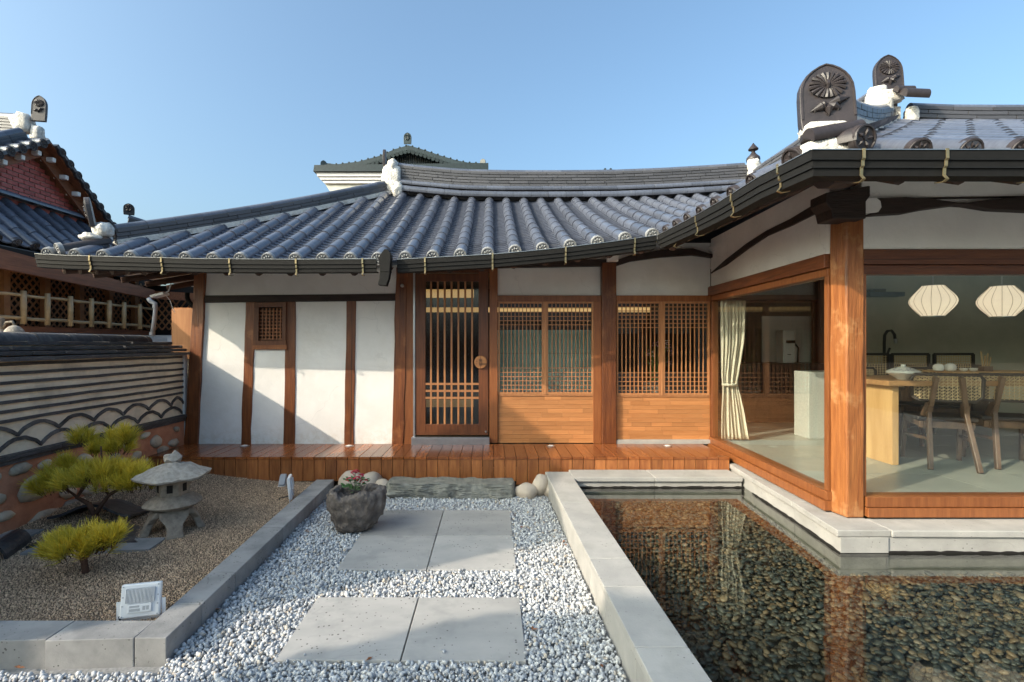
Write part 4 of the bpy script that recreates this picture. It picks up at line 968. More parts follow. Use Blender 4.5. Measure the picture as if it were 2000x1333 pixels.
def keepg(xs, ys):
    k = (xs > np.array([curbL(y) for y in ys]) + .005) & (xs < np.array([curbR(y) for y in ys]) - .005)
    for (x0, y0, x1, y1) in ((-1.03, 2.40, .165, 3.002), (-1.03, 3.367, .165, 4.575)): k &= ~((xs > x0 + .003) & (xs < x1 - .003) & (ys > y0 + .003) & (ys < y1 - .003))
    return k
b = MB(); b.box(-6, 9, -7.9, .98, -.08, -.02); b.build('bounce_court_paving', m_slab, kind='structure')  # pale paving added behind the camera to bounce light onto the facade
b = MB(); b.prism([(-2.6, 1.0), (.64, 1.0), (.62, 5.4), (-1.62, 5.4), (-1.56, 2.42), (-2.6, 2.40)], -.08, -.034, 'z'); b.build('gravel_base', m_gravbed, kind='structure')
c1 = jitter_grid(-1.65, .63, 1.75, 3.4, .0155, keepg, -.024, -.010); c2 = jitter_grid(-1.65, .63, 3.4, 5.35, .0165, keepg, -.024, -.010)
keepf = lambda xs, ys: (ys < 2.33)
c3 = jitter_grid(-2.5, -1.55, 1.75, 2.345, .0155, keepf, -.024, -.010)
c4 = jitter_grid(-1.62, .62, 1.75, 5.3, .027, lambda xs, ys: keepg(xs, ys), -.012, .000)
C = np.concatenate([c1, c2, c3, c4, np.array([[-.245, 2.47, .006], [.02, 2.99, .006], [-.232, 2.462, .005], [-.9, 2.44, .004], [-.5, 3.42, .004], [.12, 3.9, .004]])]); scatter('white_gravel', m_gravel, C, (.0060 + .0100 * NR.uniform(0, 1, len(C)) ** 1.6) , sub=1, jitter=.34)
# ------------------------------------------------------------------ left planting bed with granite curb
lc = thing('left_curb', 'low dark granite curb round the brown grit bed with the pines', 'curb', (-1.65, 3.7, 0))
segs = [(2.405, 2.72), (2.72, 3.10), (3.10, 3.86), (3.86, 4.62), (4.62, 5.22)]
for (ya, yb) in segs:
    b = MB(); g = .0015; ya2, yb2 = ya + g, yb - g
    ia = lambda y: interp([(2.405, -1.695), (5.1, -1.80)], y)
    b.prism([(ia(ya2), ya2), (curbL(ya2), ya2), (curbL(yb2), yb2), (ia(yb2), yb2)], -.06, .104, 'z'); b.build('curb_block', m_curbside, lc, bev=.004)
for (xa, xb) in ((-2.10, -1.698), (-2.86, -2.104), (-3.62, -2.864)):
    b = MB(); b.prism([(xa, 2.395 + .03 * (xa + 1.7)), (xb, 2.405 + .03 * (xb + 1.7)), (xb, 2.56), (xa, 2.56)], -.06, .104, 'z'); b.build('curb_block', m_curbside, lc, bev=.004)
def gz_(x, y):
    """height of the grit bed: rises to the rear left corner"""
    t = max(0, min(1, (y - 3.6) / 2.0)) * max(0, min(1, (-x - 2.2) / 1.4)); return .055 + .17 * t + .012 * mno.noise(Vector((x * 2.5, y * 2.5, 1)))
b = MB(); nx, ny = 24, 34
for j in range(ny + 1):
    for i in range(nx + 1): x = lerp(-3.72, -1.69, i / nx); y = lerp(2.50, 5.95, j / ny); b.v.append(Vector((x, y, gz_(x, y) - .004)))
for j in range(ny):
    for i in range(nx): a = j * (nx + 1) + i; b.f.append((a, a + 1, a + nx + 2, a + nx + 1))
b.build('grit_bed', m_soil, kind='structure', smooth='all')
ck = jitter_grid(-3.68, -1.69, 2.56, 5.9, .0115, lambda xs, ys: (xs < np.interp(ys, [2.405, 5.1], [-1.70, -1.805])) & (xs > -np.interp(ys, [2.5, 4.0, 5.9], [3.7, 3.7, 3.7])), 0, 1)
ck[:, 2] = [gz_(x, y) for x, y in ck[:, :2]]; scatter('brown_grit', m_grit, ck, NR.uniform(.003, .0078, len(ck)), octa=True, jitter=.2)
# ------------------------------------------------------------------ pool
pc = thing('pool_curb', 'long pale granite curb between the white gravel and the pool', 'curb', (.72, 3.6, 0))
def pr(y): return interp([(1.5, .875), (2.194, .852), (5.18, .80)], y)
for (ya, yb, dz) in ((1.3, 2.192, 0), (2.196, 2.74, 0), (2.744, 3.10, .0), (3.104, 4.20, 0), (4.204, 5.20, 0)):
    b = MB(); b.prism([(curbR(ya), ya), (pr(ya), ya), (pr(yb), yb), (curbR(yb), yb)], .147, .188, 'z'); b.build('coping_slab', m_granite, pc, bev=.004)
    b = MB(); b.prism([(curbR(ya) + .006, ya), (pr(ya) - .010, ya), (pr(yb) - .010, yb), (curbR(yb) + .006, yb)], -.20, .1455, 'z'); b.build('curb_face', m_granite, pc, bev=.002)
for (xa, xb) in ((.803, 1.60), (1.604, 2.46)):
    b = MB(); b.box(xa, xb, 4.96, 5.28, .150, .190); b.build('coping_slab', m_granite, pc, bev=.005)
    b = MB(); b.box(xa, xb, 4.985, 5.28, .088, .147); b.build('curb_face', m_granite, pc, bev=.002); b = MB(); b.box(xa, xb, 4.99, 5.28, -.2, .0875); b.build('wet_footing', m_wet, pc)
b = MB(); b.prism([(.80, 1.2), (9, 1.2), (9, 3.5), (2.5, 3.5), (2.6, 5.2), (.78, 5.2)], -.24, -.09, 'z'); b.build('pool_floor', m_poolbed, kind='structure')
def keepp(xs, ys):
    sx = np.interp(ys, [3.42, 4.05, 4.75, 5.15], [2.36, 2.42, 2.465, 2.5]); return (xs > .84) & np.where(ys > 3.42, (xs < sx), True) & (ys < 4.98)
p1 = jitter_grid(.84, 4.3, 1.55, 5.0, .029, keepp, -.085, -.055); p2 = jitter_grid(.84, 4.3, 1.55, 5.0, .046, keepp, -.06, -.035)
p3 = jitter_grid(.84, 4.3, 1.55, 5.0, .13, keepp, -.045, -.03); C = np.concatenate([p1, p2, p3]); scatter('pool_pebbles', m_pebble, C, np.concatenate([NR.uniform(.010, .022, len(p1) + len(p2)), NR.uniform(.020, .028, len(p3))]), sub=2, jitter=.03, flat=.62, smooth=True, yaw_only=True)
b = MB(); b.prism([(.84, 1.2), (9, 1.2), (9, 3.44), (2.36, 3.44), (2.40, 4.0), (2.48, 4.99), (.80, 4.99)], .080, .0805, 'z')
b.v = b.v[len(b.v) // 2:]; b.f = [tuple(range(len(b.v)))]; b.v = [Vector((p.x, p.y, .086)) for p in b.v]; b.build('pool_water', m_water, kind='structure')
b = MB()
for (pa, pb) in (((2.352, 3.428), (6, 3.395)),): b.bar((pa[0], pa[1], .092), (pb[0], pb[1], .092), .012, .014)
# ------------------------------------------------------------------ step stone, boulders, planter
v, f = ico(5); b = MB(); S = Vector((.645, .135, .095))
vv = []
for p in v:
    q = Vector(p); m_ = max(abs(q.x), abs(q.y), abs(q.z)); q = q / m_ * .8 + q * .2
    W_ = Vector((q.x * .645, q.y * .135, q.z * .095)); n = mno.noise(W_ * 7 + Vector((3, 1, 7))) * .16 + mno.noise(W_ * 17) * .10 + mno.noise(W_ * 38) * .06
    q = Vector((q.x * (1 + n * .25), q.y * (1 + n * 1.6), q.z * (1 + n * .6))); vv.append(Vector((-.40 + q.x * S.x + .0 * q.z, 5.06 + q.y * S.y, .045 + q.z * S.z - .010 * q.x)))
b.add(vv, [tuple(q) for q in f]); tag(b.build('step_stone', m_step, smooth=True), 'long rough green-grey step stone below the deck', 'stone')
bo = [((-1.41, 5.17, .075), (.155, .12, .13), 'large buff boulder behind the stone planter'), ((-1.24, 5.20, .075), (.13, .10, .11), 'flat buff boulder behind the red flowers'), ((-1.10, 5.13, .06), (.085, .07, .075), 'small grey-buff boulder left of the step stone'),
      ((.345, 5.02, .04), (.115, .10, .085), 'round buff boulder right of the step stone'), ((.50, 5.08, .085), (.115, .09, .105), 'buff boulder with a knob on top'), ((.60, 5.06, .05), (.10, .10, .085), 'buff boulder against the pool curb')]
for i, (c, r_, lb) in enumerate(bo): tag(rock('boulder', m_boulder, c, r_, None, .18, 1.1, 60 + i * 7, rot=i), lb, 'boulder', 'smooth boulders under the deck edge')
# hollow stone planter: outer lump with a bowl cut in the top
pc0 = at(692, 965, 4.12); pc0.z = 0
b = MB(); rings = [(0.0, .0), (.12, .0), (.165, .04), (.205, .12), (.228, .22), (.23, .30), (.205, .335), (.155, .330), (.145, .29), (.13, .25), (0.0, .24)]
n = 40; v = []
for i, (r_, z) in enumerate(rings):
    for k in range(n):
        a = 2 * PI * k / n; d = Vector((math.cos(a), math.sin(a), 0)); q = Vector((d.x * r_, d.y * r_, z))
        nn_ = mno.noise(q * 5 + Vector((4, 2, 9))) * .14 + mno.noise(q * 13) * .06 + mno.noise(q * 28) * .03
        if r_ == 0: nn_ = 0
        lean = .30 * z * (1 if d.x > 0 else .3)          # overhang to the right
        q2 = Vector((d.x * r_ * (1 + nn_) * 1.0 + lean * .45, d.y * r_ * (1 + nn_) * .85, z + (mno.noise(q * 6 + Vector((8, 8, 1))) * .035 if i > 3 else 0))); v.append(pc0 + q2 + Vector((0, 0, -.012)))
f = [(i * n + k, i * n + (k + 1) % n, (i + 1) * n + (k + 1) % n, (i + 1) * n + k) for i in range(len(rings) - 1) for k in range(n)]
b.add(v, f); pl_ = b.build('stone_planter', m_trough, smooth='all'); tag(pl_, 'rough lava-stone planter hollowed on top, holding red flowers', 'planter')
sb = pl_.modifiers.new('sub', 'SUBSURF'); sb.levels = 2; sb.render_levels = 2
tx = bpy.data.textures.new('rock_relief', 'CLOUDS'); tx.noise_scale = .045; tx.noise_depth = 4
dm = pl_.modifiers.new('disp', 'DISPLACE'); dm.texture = tx; dm.strength = .06; dm.mid_level = .55
fc = pc0 + Vector((.01, 0, .29))
fp = thing('flower', 'small plant with crimson flower heads and dark green leaves in the lava-stone planter', 'flower', tuple(fc))
for i in range(44):
    a = R.uniform(0, 6.28); r_ = R.uniform(.01, .10); h = R.uniform(.02, .12); c = fc + Vector((math.cos(a) * r_, math.sin(a) * r_ * .8, h)); d = Vector((math.cos(a), math.sin(a), R.uniform(.1, .7))).normalized(); s_ = R.uniform(.022, .036)
    sd = d.cross(Vector((0, 0, 1))).normalized() * s_ * .6; up = sd.cross(d).normalized() * s_ * .2; b = MB()
    b.add([c, c + d * s_ * .6 + sd - up, c + d * s_ * 1.5, c + d * s_ * .6 - sd - up, c + d * s_ * .8 + up * 1.0], [(0, 1, 4), (1, 2, 4), (2, 3, 4), (3, 0, 4)]); b.build('leaf', m_leaf, fp)
for (dx, dy, dz) in ((.0, -.01, .165), (.045, .02, .125), (-.045, 0, .10), (.02, -.03, .115), (.07, -.01, .09), (-.02, .03, .14)):
    b = MB(); b.tube([fc + Vector((dx * .3, dy * .3, .02)), fc + Vector((dx, dy, dz))], .0025, 5); b.build('stem', m_leaf, fp)
    b = MB()
    for k in range(16):
        a = R.uniform(0, 6.28); e = R.uniform(0, 1.4); q = fc + Vector((dx, dy, dz)) + Vector((math.cos(a) * math.cos(e) * .030, math.sin(a) * math.cos(e) * .030, math.sin(e) * .020)); s_ = .012
        b.add([q + Vector((s_, 0, 0)), q + Vector((0, s_, .003)), q + Vector((-s_, 0, 0)), q + Vector((0, -s_, .003)), q + Vector((0, 0, .008))], [(0, 1, 4), (1, 2, 4), (2, 3, 4), (3, 0, 4)])
    b.build('flower_head', m_flower, fp)
# ------------------------------------------------------------------ pines
def pine(name, label, base, limbs, pads, seed):
    rr = random.Random(seed); t = thing(name, label, 'pine tree', base); B_ = Vector(base)
    for nm, pts, rad in limbs:
        b = MB(); q = []
        for i, p in enumerate(pts):
            q.append(B_ + Vector(p) + (Vector((rr.uniform(-1, 1), rr.uniform(-1, 1), 0)) * .006 if i else Vector((0, 0, 0))))
        b.tube(q, [lerp(rad[0], rad[1], i / (len(q) - 1)) for i in range(len(q))], 9); b.build(nm, m_twig, t, smooth='all')
    for (c, rx, ry, rz, ntuft, ln) in pads:
        V = []; F = []; RN = []; tw = MB(); c = B_ + Vector(c)
        for _ in range(ntuft):
            u = rr.uniform(-1, 1); a = rr.uniform(0, 6.28); k = rr.uniform(.25, 1) ** .5; w_ = math.sqrt(max(0, 1 - u * u))
            d = Vector((w_ * math.cos(a), w_ * math.sin(a), abs(u) * 1.0 - .25)); tip = c + Vector((d.x * rx * k, d.y * ry * k, d.z * rz * k * 1.15)); g = (tip - (c - Vector((0, 0, rz * .6)))).normalized()
            g = (g * .8 + Vector((0, 0, .9))).normalized(); base_ = tip - g * ln * .6; tw.tube([base_ - g * .02, tip - g * ln * .1], [.0035, .002], 4); tone = rr.random()
            for _n in range(54):
                s = rr.random(); o = base_ + g * ln * .62 * s; a2 = rr.uniform(0, 6.28); s1 = g.orthogonal().normalized(); s2 = g.cross(s1); sp = rr.uniform(.35, 1.15) * (1.0 - .35 * s)
                dd = (g * (.75 + .5 * s) + (s1 * math.cos(a2) + s2 * math.sin(a2)) * sp).normalized(); e = o + dd * ln * rr.uniform(.6, 1.0) + Vector((0, 0, -.004)); wv = dd.cross(Vector((rr.uniform(-1, 1), rr.uniform(-1, 1), rr.uniform(-1, 1)))).normalized() * .0016
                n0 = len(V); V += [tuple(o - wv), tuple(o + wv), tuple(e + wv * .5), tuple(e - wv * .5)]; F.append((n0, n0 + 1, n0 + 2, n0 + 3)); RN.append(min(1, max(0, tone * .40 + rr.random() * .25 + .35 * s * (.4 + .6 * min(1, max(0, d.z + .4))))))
        me = bpy.data.meshes.new('needles'); me.from_pydata([tuple(Vector(q) - B_) for q in V], [], F); me.materials.append(m_pine)
        at_ = me.attributes.new('rnd', 'FLOAT', 'FACE'); at_.data.foreach_set('value', RN)
        o = bpy.data.objects.new('needles', me); col.objects.link(o); o.parent = t; o['kind'] = 'stuff'
        tw.build('twigs', m_twig, t)['kind'] = 'stuff'
    return t
pb = at(188, 1040, 3.95); pb.z = gz_(pb.x, pb.y) - .02
def rel(px, py, Y=3.95): p = at(px, py, Y) - pb; return tuple(p)
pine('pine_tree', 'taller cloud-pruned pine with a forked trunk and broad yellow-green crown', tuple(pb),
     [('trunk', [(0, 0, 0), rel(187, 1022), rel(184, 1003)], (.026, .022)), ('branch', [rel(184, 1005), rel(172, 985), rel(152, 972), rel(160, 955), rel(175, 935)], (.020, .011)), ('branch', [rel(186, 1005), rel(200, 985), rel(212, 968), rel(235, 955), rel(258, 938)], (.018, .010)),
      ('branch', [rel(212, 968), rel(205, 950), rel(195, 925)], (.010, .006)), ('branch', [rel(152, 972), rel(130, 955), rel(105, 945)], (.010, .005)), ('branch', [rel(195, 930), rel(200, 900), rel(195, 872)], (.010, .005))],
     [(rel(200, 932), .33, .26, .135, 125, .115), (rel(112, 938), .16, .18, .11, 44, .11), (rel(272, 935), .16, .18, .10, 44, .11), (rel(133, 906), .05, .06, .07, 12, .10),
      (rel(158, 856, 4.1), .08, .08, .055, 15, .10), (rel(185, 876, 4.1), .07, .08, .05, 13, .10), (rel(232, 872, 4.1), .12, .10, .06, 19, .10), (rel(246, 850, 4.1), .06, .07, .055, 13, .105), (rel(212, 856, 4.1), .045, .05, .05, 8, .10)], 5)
pb = at(168, 1115, 3.2); pb.z = .05
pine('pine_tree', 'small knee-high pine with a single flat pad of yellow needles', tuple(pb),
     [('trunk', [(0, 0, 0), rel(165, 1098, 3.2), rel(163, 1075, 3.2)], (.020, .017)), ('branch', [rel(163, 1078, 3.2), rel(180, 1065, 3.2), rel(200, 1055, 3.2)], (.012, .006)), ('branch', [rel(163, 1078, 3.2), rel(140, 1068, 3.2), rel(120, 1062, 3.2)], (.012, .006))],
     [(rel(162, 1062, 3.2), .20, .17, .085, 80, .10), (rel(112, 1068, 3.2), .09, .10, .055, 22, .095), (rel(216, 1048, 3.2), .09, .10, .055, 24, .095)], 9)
# ------------------------------------------------------------------ stone lantern
lb_ = at(338, 1050, 3.92); lb_.z = .055
lan = thing('stone_lantern', 'weathered granite lantern with a wide pale cap on three stubby legs', 'lantern', tuple(lb_))
L0 = Vector(lb_); s = 3.62 / 990
def lobe(k, ph, am): return lambda a, i: 1 + am * math.cos(k * (a + ph))
def stone_lathe(nm, prof, mat, lobes, n=24, rz=0, amp=.02):
    b = MB(); b.lathe(prof, (0, 0, 0), n, lobes); ro = Matrix.Rotation(rz, 3, 'Z')
    b.v = [L0 + ro @ (p * (1 + amp * mno.noise(p * 22))) for p in b.v]; return b.build(nm, mat, lan, smooth=True)
b = MB()
for k in range(4):
    a = k * PI / 2 + .62; d = Vector((math.cos(a), math.sin(a), 0)); sd = Vector((-d.y, d.x, 0))
    rows = [(.190, 0, .062, .060), (.172, .04, .052, .055), (.150, .09, .056, .055), (.120, .140, .095, .055), (.085, .185, .100, .07)]
    n0 = len(b.v)
    for (r_, z, w_, th) in rows:
        for (aa, bb_) in ((-1, 1), (1, 1), (1, -1), (-1, -1)): b.v.append(L0 + d * (r_ + th * .5 * bb_) + sd * w_ * aa + Vector((0, 0, z)))
    for i in range(4):
        for j in range(4): b.f.append((n0 + i * 4 + j, n0 + i * 4 + (j + 1) % 4, n0 + i * 4 + 4 + (j + 1) % 4, n0 + i * 4 + 4 + j))
    b.f.append((n0, n0 + 3, n0 + 2, n0 + 1)); b.f.append((n0 + 16, n0 + 17, n0 + 18, n0 + 19))
    lg = b.build('leg', m_lstone, lan, bev=.012); b = MB()
stone_lathe('base_ring', [(.10, .15), (.135, .17), (.11, .20), (.10, .205)], m_lstone, lobe(4, .55, .04))
stone_lathe('mid_disc', [(.10, .195), (.185, .205), (.20, .222), (.175, .25), (.115, .285), (.10, .29)], m_lstone, lobe(6, .3, .03))
b = MB(); b.lathe([(.118, .285), (.118, .40)], (0, 0, 0), 6); b.v = [L0 + Matrix.Rotation(.35, 3, 'Z') @ p for p in b.v]; lbx = b.build('light_box', m_lstone, lan, bev=.008)
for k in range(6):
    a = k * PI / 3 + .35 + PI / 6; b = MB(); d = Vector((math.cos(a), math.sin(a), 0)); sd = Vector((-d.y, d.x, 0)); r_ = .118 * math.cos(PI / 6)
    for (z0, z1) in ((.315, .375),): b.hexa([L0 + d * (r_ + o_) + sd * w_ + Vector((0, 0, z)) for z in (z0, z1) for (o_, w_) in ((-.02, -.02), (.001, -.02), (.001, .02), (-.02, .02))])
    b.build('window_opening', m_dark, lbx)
stone_lathe('cap', [(.10, .398), (.215, .410), (.245, .425), (.25, .44), (.20, .462), (.13, .495), (.07, .525), (.05, .53)], m_lstone2, lambda a, i: 1 + (.10 * math.cos(6 * (a + .35)) if 0 < i < 4 else 0) * .6, n=36, amp=.04)
stone_lathe('knob', [(.045, .525), (.06, .545), (.062, .565), (.045, .59), (.015, .605)], m_lstone2, lobe(5, 0, .03), amp=.08)
# ------------------------------------------------------------------ black roof tiles laid on the grit
def wavy(name, label, c, wx, wy, rz, amp, cat, th=.02, tilt=0.0, hgt=0):
    b = MB(); n = 14; ro = Matrix.Rotation(rz, 3, 'Z') @ Matrix.Rotation(tilt, 3, 'X')
    for j in (0, 1):
        for t_ in (0, 1):
            for i in range(n + 1):
                u = i / n - .5; b.v.append(Vector(c) + ro @ Vector((u * wx, (j - .5) * wy, amp * math.cos(u * 2 * PI) * (1 if 1 else 1) + (0 if t_ else -th) + hgt)))
    m = n + 1
    for i in range(n): b.f += [(i, i + 1, 2 * m + i + 1, 2 * m + i), (m + i, 3 * m + i, 3 * m + i + 1, m + i + 1), (i, m + i, m + i + 1, i + 1), (2 * m + i, 2 * m + i + 1, 3 * m + i + 1, 3 * m + i)]
    b.f += [(0, 2 * m, 3 * m, m), (n, m + n, 3 * m + n, 2 * m + n)]
    return tag(b.build(name, m_wtile if 0 else m_blacktile, smooth=True), label, cat)
m_blacktile = M('black_glazed_old_tile', (.030, .034, .042), (.016, .018, .022), rough=.38, ns=6, bump=.25, bs=20, blotch=(.09, .09, .09), blotch_s=5)
c = at(200, 1010, 4.15); wavy('old_roof_tile', 'upper of two wavy black tiles lying behind the pine', (c.x, c.y, gz_(c.x, c.y) + .075), .62, .30, .08, .045, 'roof tile', tilt=-.16)
c = at(190, 1050, 3.78); wavy('old_roof_tile', 'lower wavy black tile sticking out in front of the upper one', (c.x, c.y, gz_(c.x, c.y) + .025), .74, .32, .10, .040, 'roof tile', tilt=-.08)
c = at(190, 1062, 3.62); b = MB(); b.box(c.x - .42, c.x + .42, c.y - .12, c.y + .1, .045, .068, rot=Matrix.Rotation(.08, 3, 'Z')); tag(b.build('stone_plate', m_curbside), 'thin grey plate beneath the wavy black tiles', 'stone')
c = at(15, 1058, 3.74); b = MB(); b.box(c.x - .25, c.x + .16, c.y - .13, c.y + .12, .05, .085, rot=Matrix.Rotation(.1, 3, 'Z')); tag(b.build('stone_plate', m_curbside, bev=.004), 'flat grey stone plate on the grit beside the red wall', 'stone')
c = at(8, 1086, 3.45); b = MB()
for i in range(9):
    a0, a1 = PI * i / 9, PI * (i + 1) / 9
    q = [(.075, a0), (.095, a0), (.095, a1), (.075, a1)]
    p4 = [Vector((r_ * math.cos(a), 0, r_ * math.sin(a))) for r_, a in q]; n0 = len(b.v); cc = Vector((c.x - .03, c.y - .05, .055)); b.v += [cc + p for p in p4] + [cc + p + Vector((-.10, .30, 0)) for p in p4]; b.f += BOXF and [(n0, n0 + 1, n0 + 2, n0 + 3), (n0 + 7, n0 + 6, n0 + 5, n0 + 4), (n0 + 1, n0 + 5, n0 + 6, n0 + 2), (n0, n0 + 3, n0 + 7, n0 + 4)]
tag(b.build('half_round_tile', m_blacktile, smooth=True), 'black half-round tile lying like a tunnel at the edge of the grit', 'roof tile')
# ------------------------------------------------------------------ floodlights, shoe
def flood(label, c, w_, h_, yaw, pitch, group='white floodlights on brackets'):
    t = thing('floodlight', label, 'floodlight', tuple(c), group); C0 = Vector(c); ro = Matrix.Rotation(yaw, 3, 'Z') @ Matrix.Rotation(pitch, 3, 'X')
    def put(b, nm, m, bev=0): b.v = [C0 + Vector((0, 0, h_ * .62)) + ro @ p for p in b.v]; return b.build(nm, m, t, bev=bev)
    b = MB(); b.box(-w_ / 2, w_ / 2, -.012, .016, -h_ / 2, h_ / 2); hs = put(b, 'housing', m_white, .006)
    b = MB(); b.box(-w_ * .36, w_ * .36, -.016, -.0125, -h_ * .05, h_ * .38); put(b, 'fin_recess', m_gray, 0)
    for k in range(22): x = -w_ * .35 + w_ * .7 * k / 21; b = MB(); b.box(x - .0012, x + .0012, -.024, -.016, -h_ * .04, h_ * .37); put(b, 'cooling_fin', m_white)
    b = MB(); b.box(-w_ * .30, w_ * .30, -.020, -.012, -h_ * .34, -h_ * .08); put(b, 'driver_box', m_white, .002)
    b = MB(); b.box(-w_ * .25, w_ * .02, -.0206, -.020, -h_ * .30, -h_ * .22); b.box(-w_ * .25, w_ * .0, -.0206, -.020, -h_ * .19, -h_ * .13); b.box(w_ * .08, w_ * .15, -.0206, -.020, -h_ * .28, -h_ * .16); b.box(w_ * .17, w_ * .24, -.0206, -.020, -h_ * .28, -h_ * .16); put(b, 'printed_label', m_gray)
    b = MB()
    for sx in (-1, 1):
        for sz in (-1, -.3, .3, 1): b.box(sx * w_ * .44 - .003, sx * w_ * .44 + .003, -.0145, -.012, sz * h_ * .44 - .003, sz * h_ * .44 + .003)
    put(b, 'screws', m_gray)
    b = MB(); b.box(-w_ * .45, w_ * .45, .0165, .019, -h_ * .44, h_ * .44); put(b, 'lens', m_ceram)
    b = MB(); u = w_ / 2 + .012; P_ = [C0 + Vector((math.cos(yaw) * -u, math.sin(yaw) * -u, h_ * .62)), C0 + Vector((math.cos(yaw) * -u, math.sin(yaw) * -u, .004)), C0 + Vector((math.cos(yaw) * u, math.sin(yaw) * u, .004)), C0 + Vector((math.cos(yaw) * u, math.sin(yaw) * u, h_ * .62))]
    for p, q in zip(P_, P_[1:]): b.bar(p, q, .018, .004, up=(-math.sin(yaw), math.cos(yaw), .01))
    b.build('bracket', m_white, t)
    b = MB(); b.tube([C0 + Vector((-.06 * math.cos(yaw), -.02, h_ * .25)), C0 + Vector((-.09, -.035, .03)), C0 + Vector((-.10, -.01, -.03))], .005, 6); b.build('cable', m_black, t, smooth='all')
    return t

fc_ = at(276, 1207, 2.66); fc_.z = .055; flood('white floodlight seen from behind at the front corner of the grit bed', fc_, .185, .165, math.radians(14), math.radians(-10))
fc_ = at(568, 972, 4.70); fc_.z = .05; flood('white floodlight seen edge-on beside the curb near the deck', fc_, .16, .20, math.radians(105), math.radians(-6))
sh = thing('shoe', 'grey sneaker tucked under the deck behind the small floodlight', 'shoe', tuple(at(552, 962, 5.2)))
so_ = Vector(sh.location); so_.z = .045; sh.location.z = .045
b = MB(); b.prism([(-.10, -.035), (.08, -.04), (.11, 0), (.08, .04), (-.10, .035)], .0, .02, 'z'); ro = Matrix.Rotation(-1.3, 3, 'Z'); b.v = [so_ + ro @ p for p in b.v]; b.build('sole', m_ceram, sh, bev=.004)
b = MB(); b.prism([(-.10, .022), (.08, .022), (.10, .035), (.05, .06), (-.01, .085), (-.04, .10), (-.10, .10)], -.032, .032); b.v = [so_ + ro @ p for p in b.v]; b.build('upper', m_gray, sh, bev=.012)

rr = random.Random(21); b = MB()
for (px, py) in ((600, 1036), (604, 1040), (1021, 1031), (1100, 1058), (1102, 1066), (520, 1085), (36, 1306), (42, 1302), (722, 1290), (1045, 1230), (1180, 1300), (430, 1190), (1004, 1008)):
    p = at(px, py, 1485 / (py - 672)); p.z = .004
    for k in range(2):
        a = rr.uniform(0, 6.28); d = Vector((math.cos(a), math.sin(a), rr.uniform(-.1, .4))) * rr.uniform(.010, .02); e = Vector((-math.sin(a), math.cos(a), .4)) * .007; q = p + Vector((rr.uniform(-.015, .015), rr.uniform(-.015, .015), 0)); b.add([q - d, q + e, q + d, q - e + Vector((0, 0, .004))], [(0, 1, 2), (0, 2, 3)])
b.build('leaf_litter', M('dry_leaf', (.26, .11, .045), (.16, .06, .03), rough=.9), kind='stuff')
# ------------------------------------------------------------------ boundary wall on the left
bw = thing('tiled_garden_wall', 'left garden wall of cream plaster striped with dark tiles over a red stone base', 'wall', (-3.95, 3.9, 0))
WXF = -3.67; WY0, WY1 = 1.62, 6.02
b = MB(); b.box(-4.45, WXF, WY0, WY1, .66, 1.40); b.build('plaster_face', m_cream, bw)
b = MB(); b.box(-4.50, WXF - .012 + .03, WY0, WY1, -.1, .60); b.build('mortar_base', m_red, bw)
b = MB(); b.box(-.5, .5, .004, .996, -.5, .5); t_w = b.mesh('wall_tile', m_wtile)
def wt(x0, x1, ya, yb, za, zb, h, jit=.004):
    p0 = Vector(((x0 + x1) / 2 + R.uniform(-jit, jit), ya, za)); p1 = Vector(((x0 + x1) / 2 + R.uniform(-jit, jit), yb, zb)); inst('wall_tile', t_w, frame(p0, p1, sx=x1 - x0, sz=h), bw)
rows = [1.345, 1.275, 1.203, 1.132, 1.060, .988, .918]
for i, z in enumerate(rows):
    y = WY0 + .02 - R.uniform(0, .2); zz = z
    while y < WY1 - .03:
        L_ = R.uniform(.26, .36); e = min(WY1, y + L_); z2 = z + R.uniform(-.004, .004); wt(WXF - .10, WXF + .016, max(WY0, y), e, zz, z2, .024); y = e; zz = z2
# scallops: two rows of arched tile edges
def arc(y0, y1, zb, h, row):
    b = MB(); n = 8; P = []
    for k in range(n + 1):
        t = k / n; P.append((lerp(y0, y1, t), zb + h * math.sin(PI * t) ** .8 + R.uniform(-.004, .004)))
    for (a, c_) in zip(P, P[1:]): b.bar((WXF - .03, a[0], a[1]), (WXF - .03, c_[0], c_[1]), .11, .024, up=(0, 0, 1)) if 0 else b.hexa([(WXF - .09, a[0], a[1]), (WXF + .018, a[0], a[1]), (WXF + .018, c_[0], c_[1]), (WXF - .09, c_[0], c_[1]), (WXF - .09, a[0], a[1] + .028), (WXF + .018, a[0], a[1] + .028), (WXF + .018, c_[0], c_[1] + .028), (WXF - .09, c_[0], c_[1] + .028)])
    b.build('arched_tile', m_wtile, bw)
y = WY0 + .05
while y < WY1 - .1:
    arc(y, min(WY1, y + .37), .785, .075, 0); y += .375
y = WY0 - .12
while y < WY1 - .1:
    arc(max(WY0, y), min(WY1, y + .37), .675, .080, 1); y += .375
for (x1, z, h) in ((WXF + .055, .645, .034), (WXF + .035, .606, .036)):
    y = WY0
    while y < WY1 - .03: e = min(WY1, y + R.uniform(.36, .5)); wt(WXF - .25, x1, y, e, z, z, h); y = e
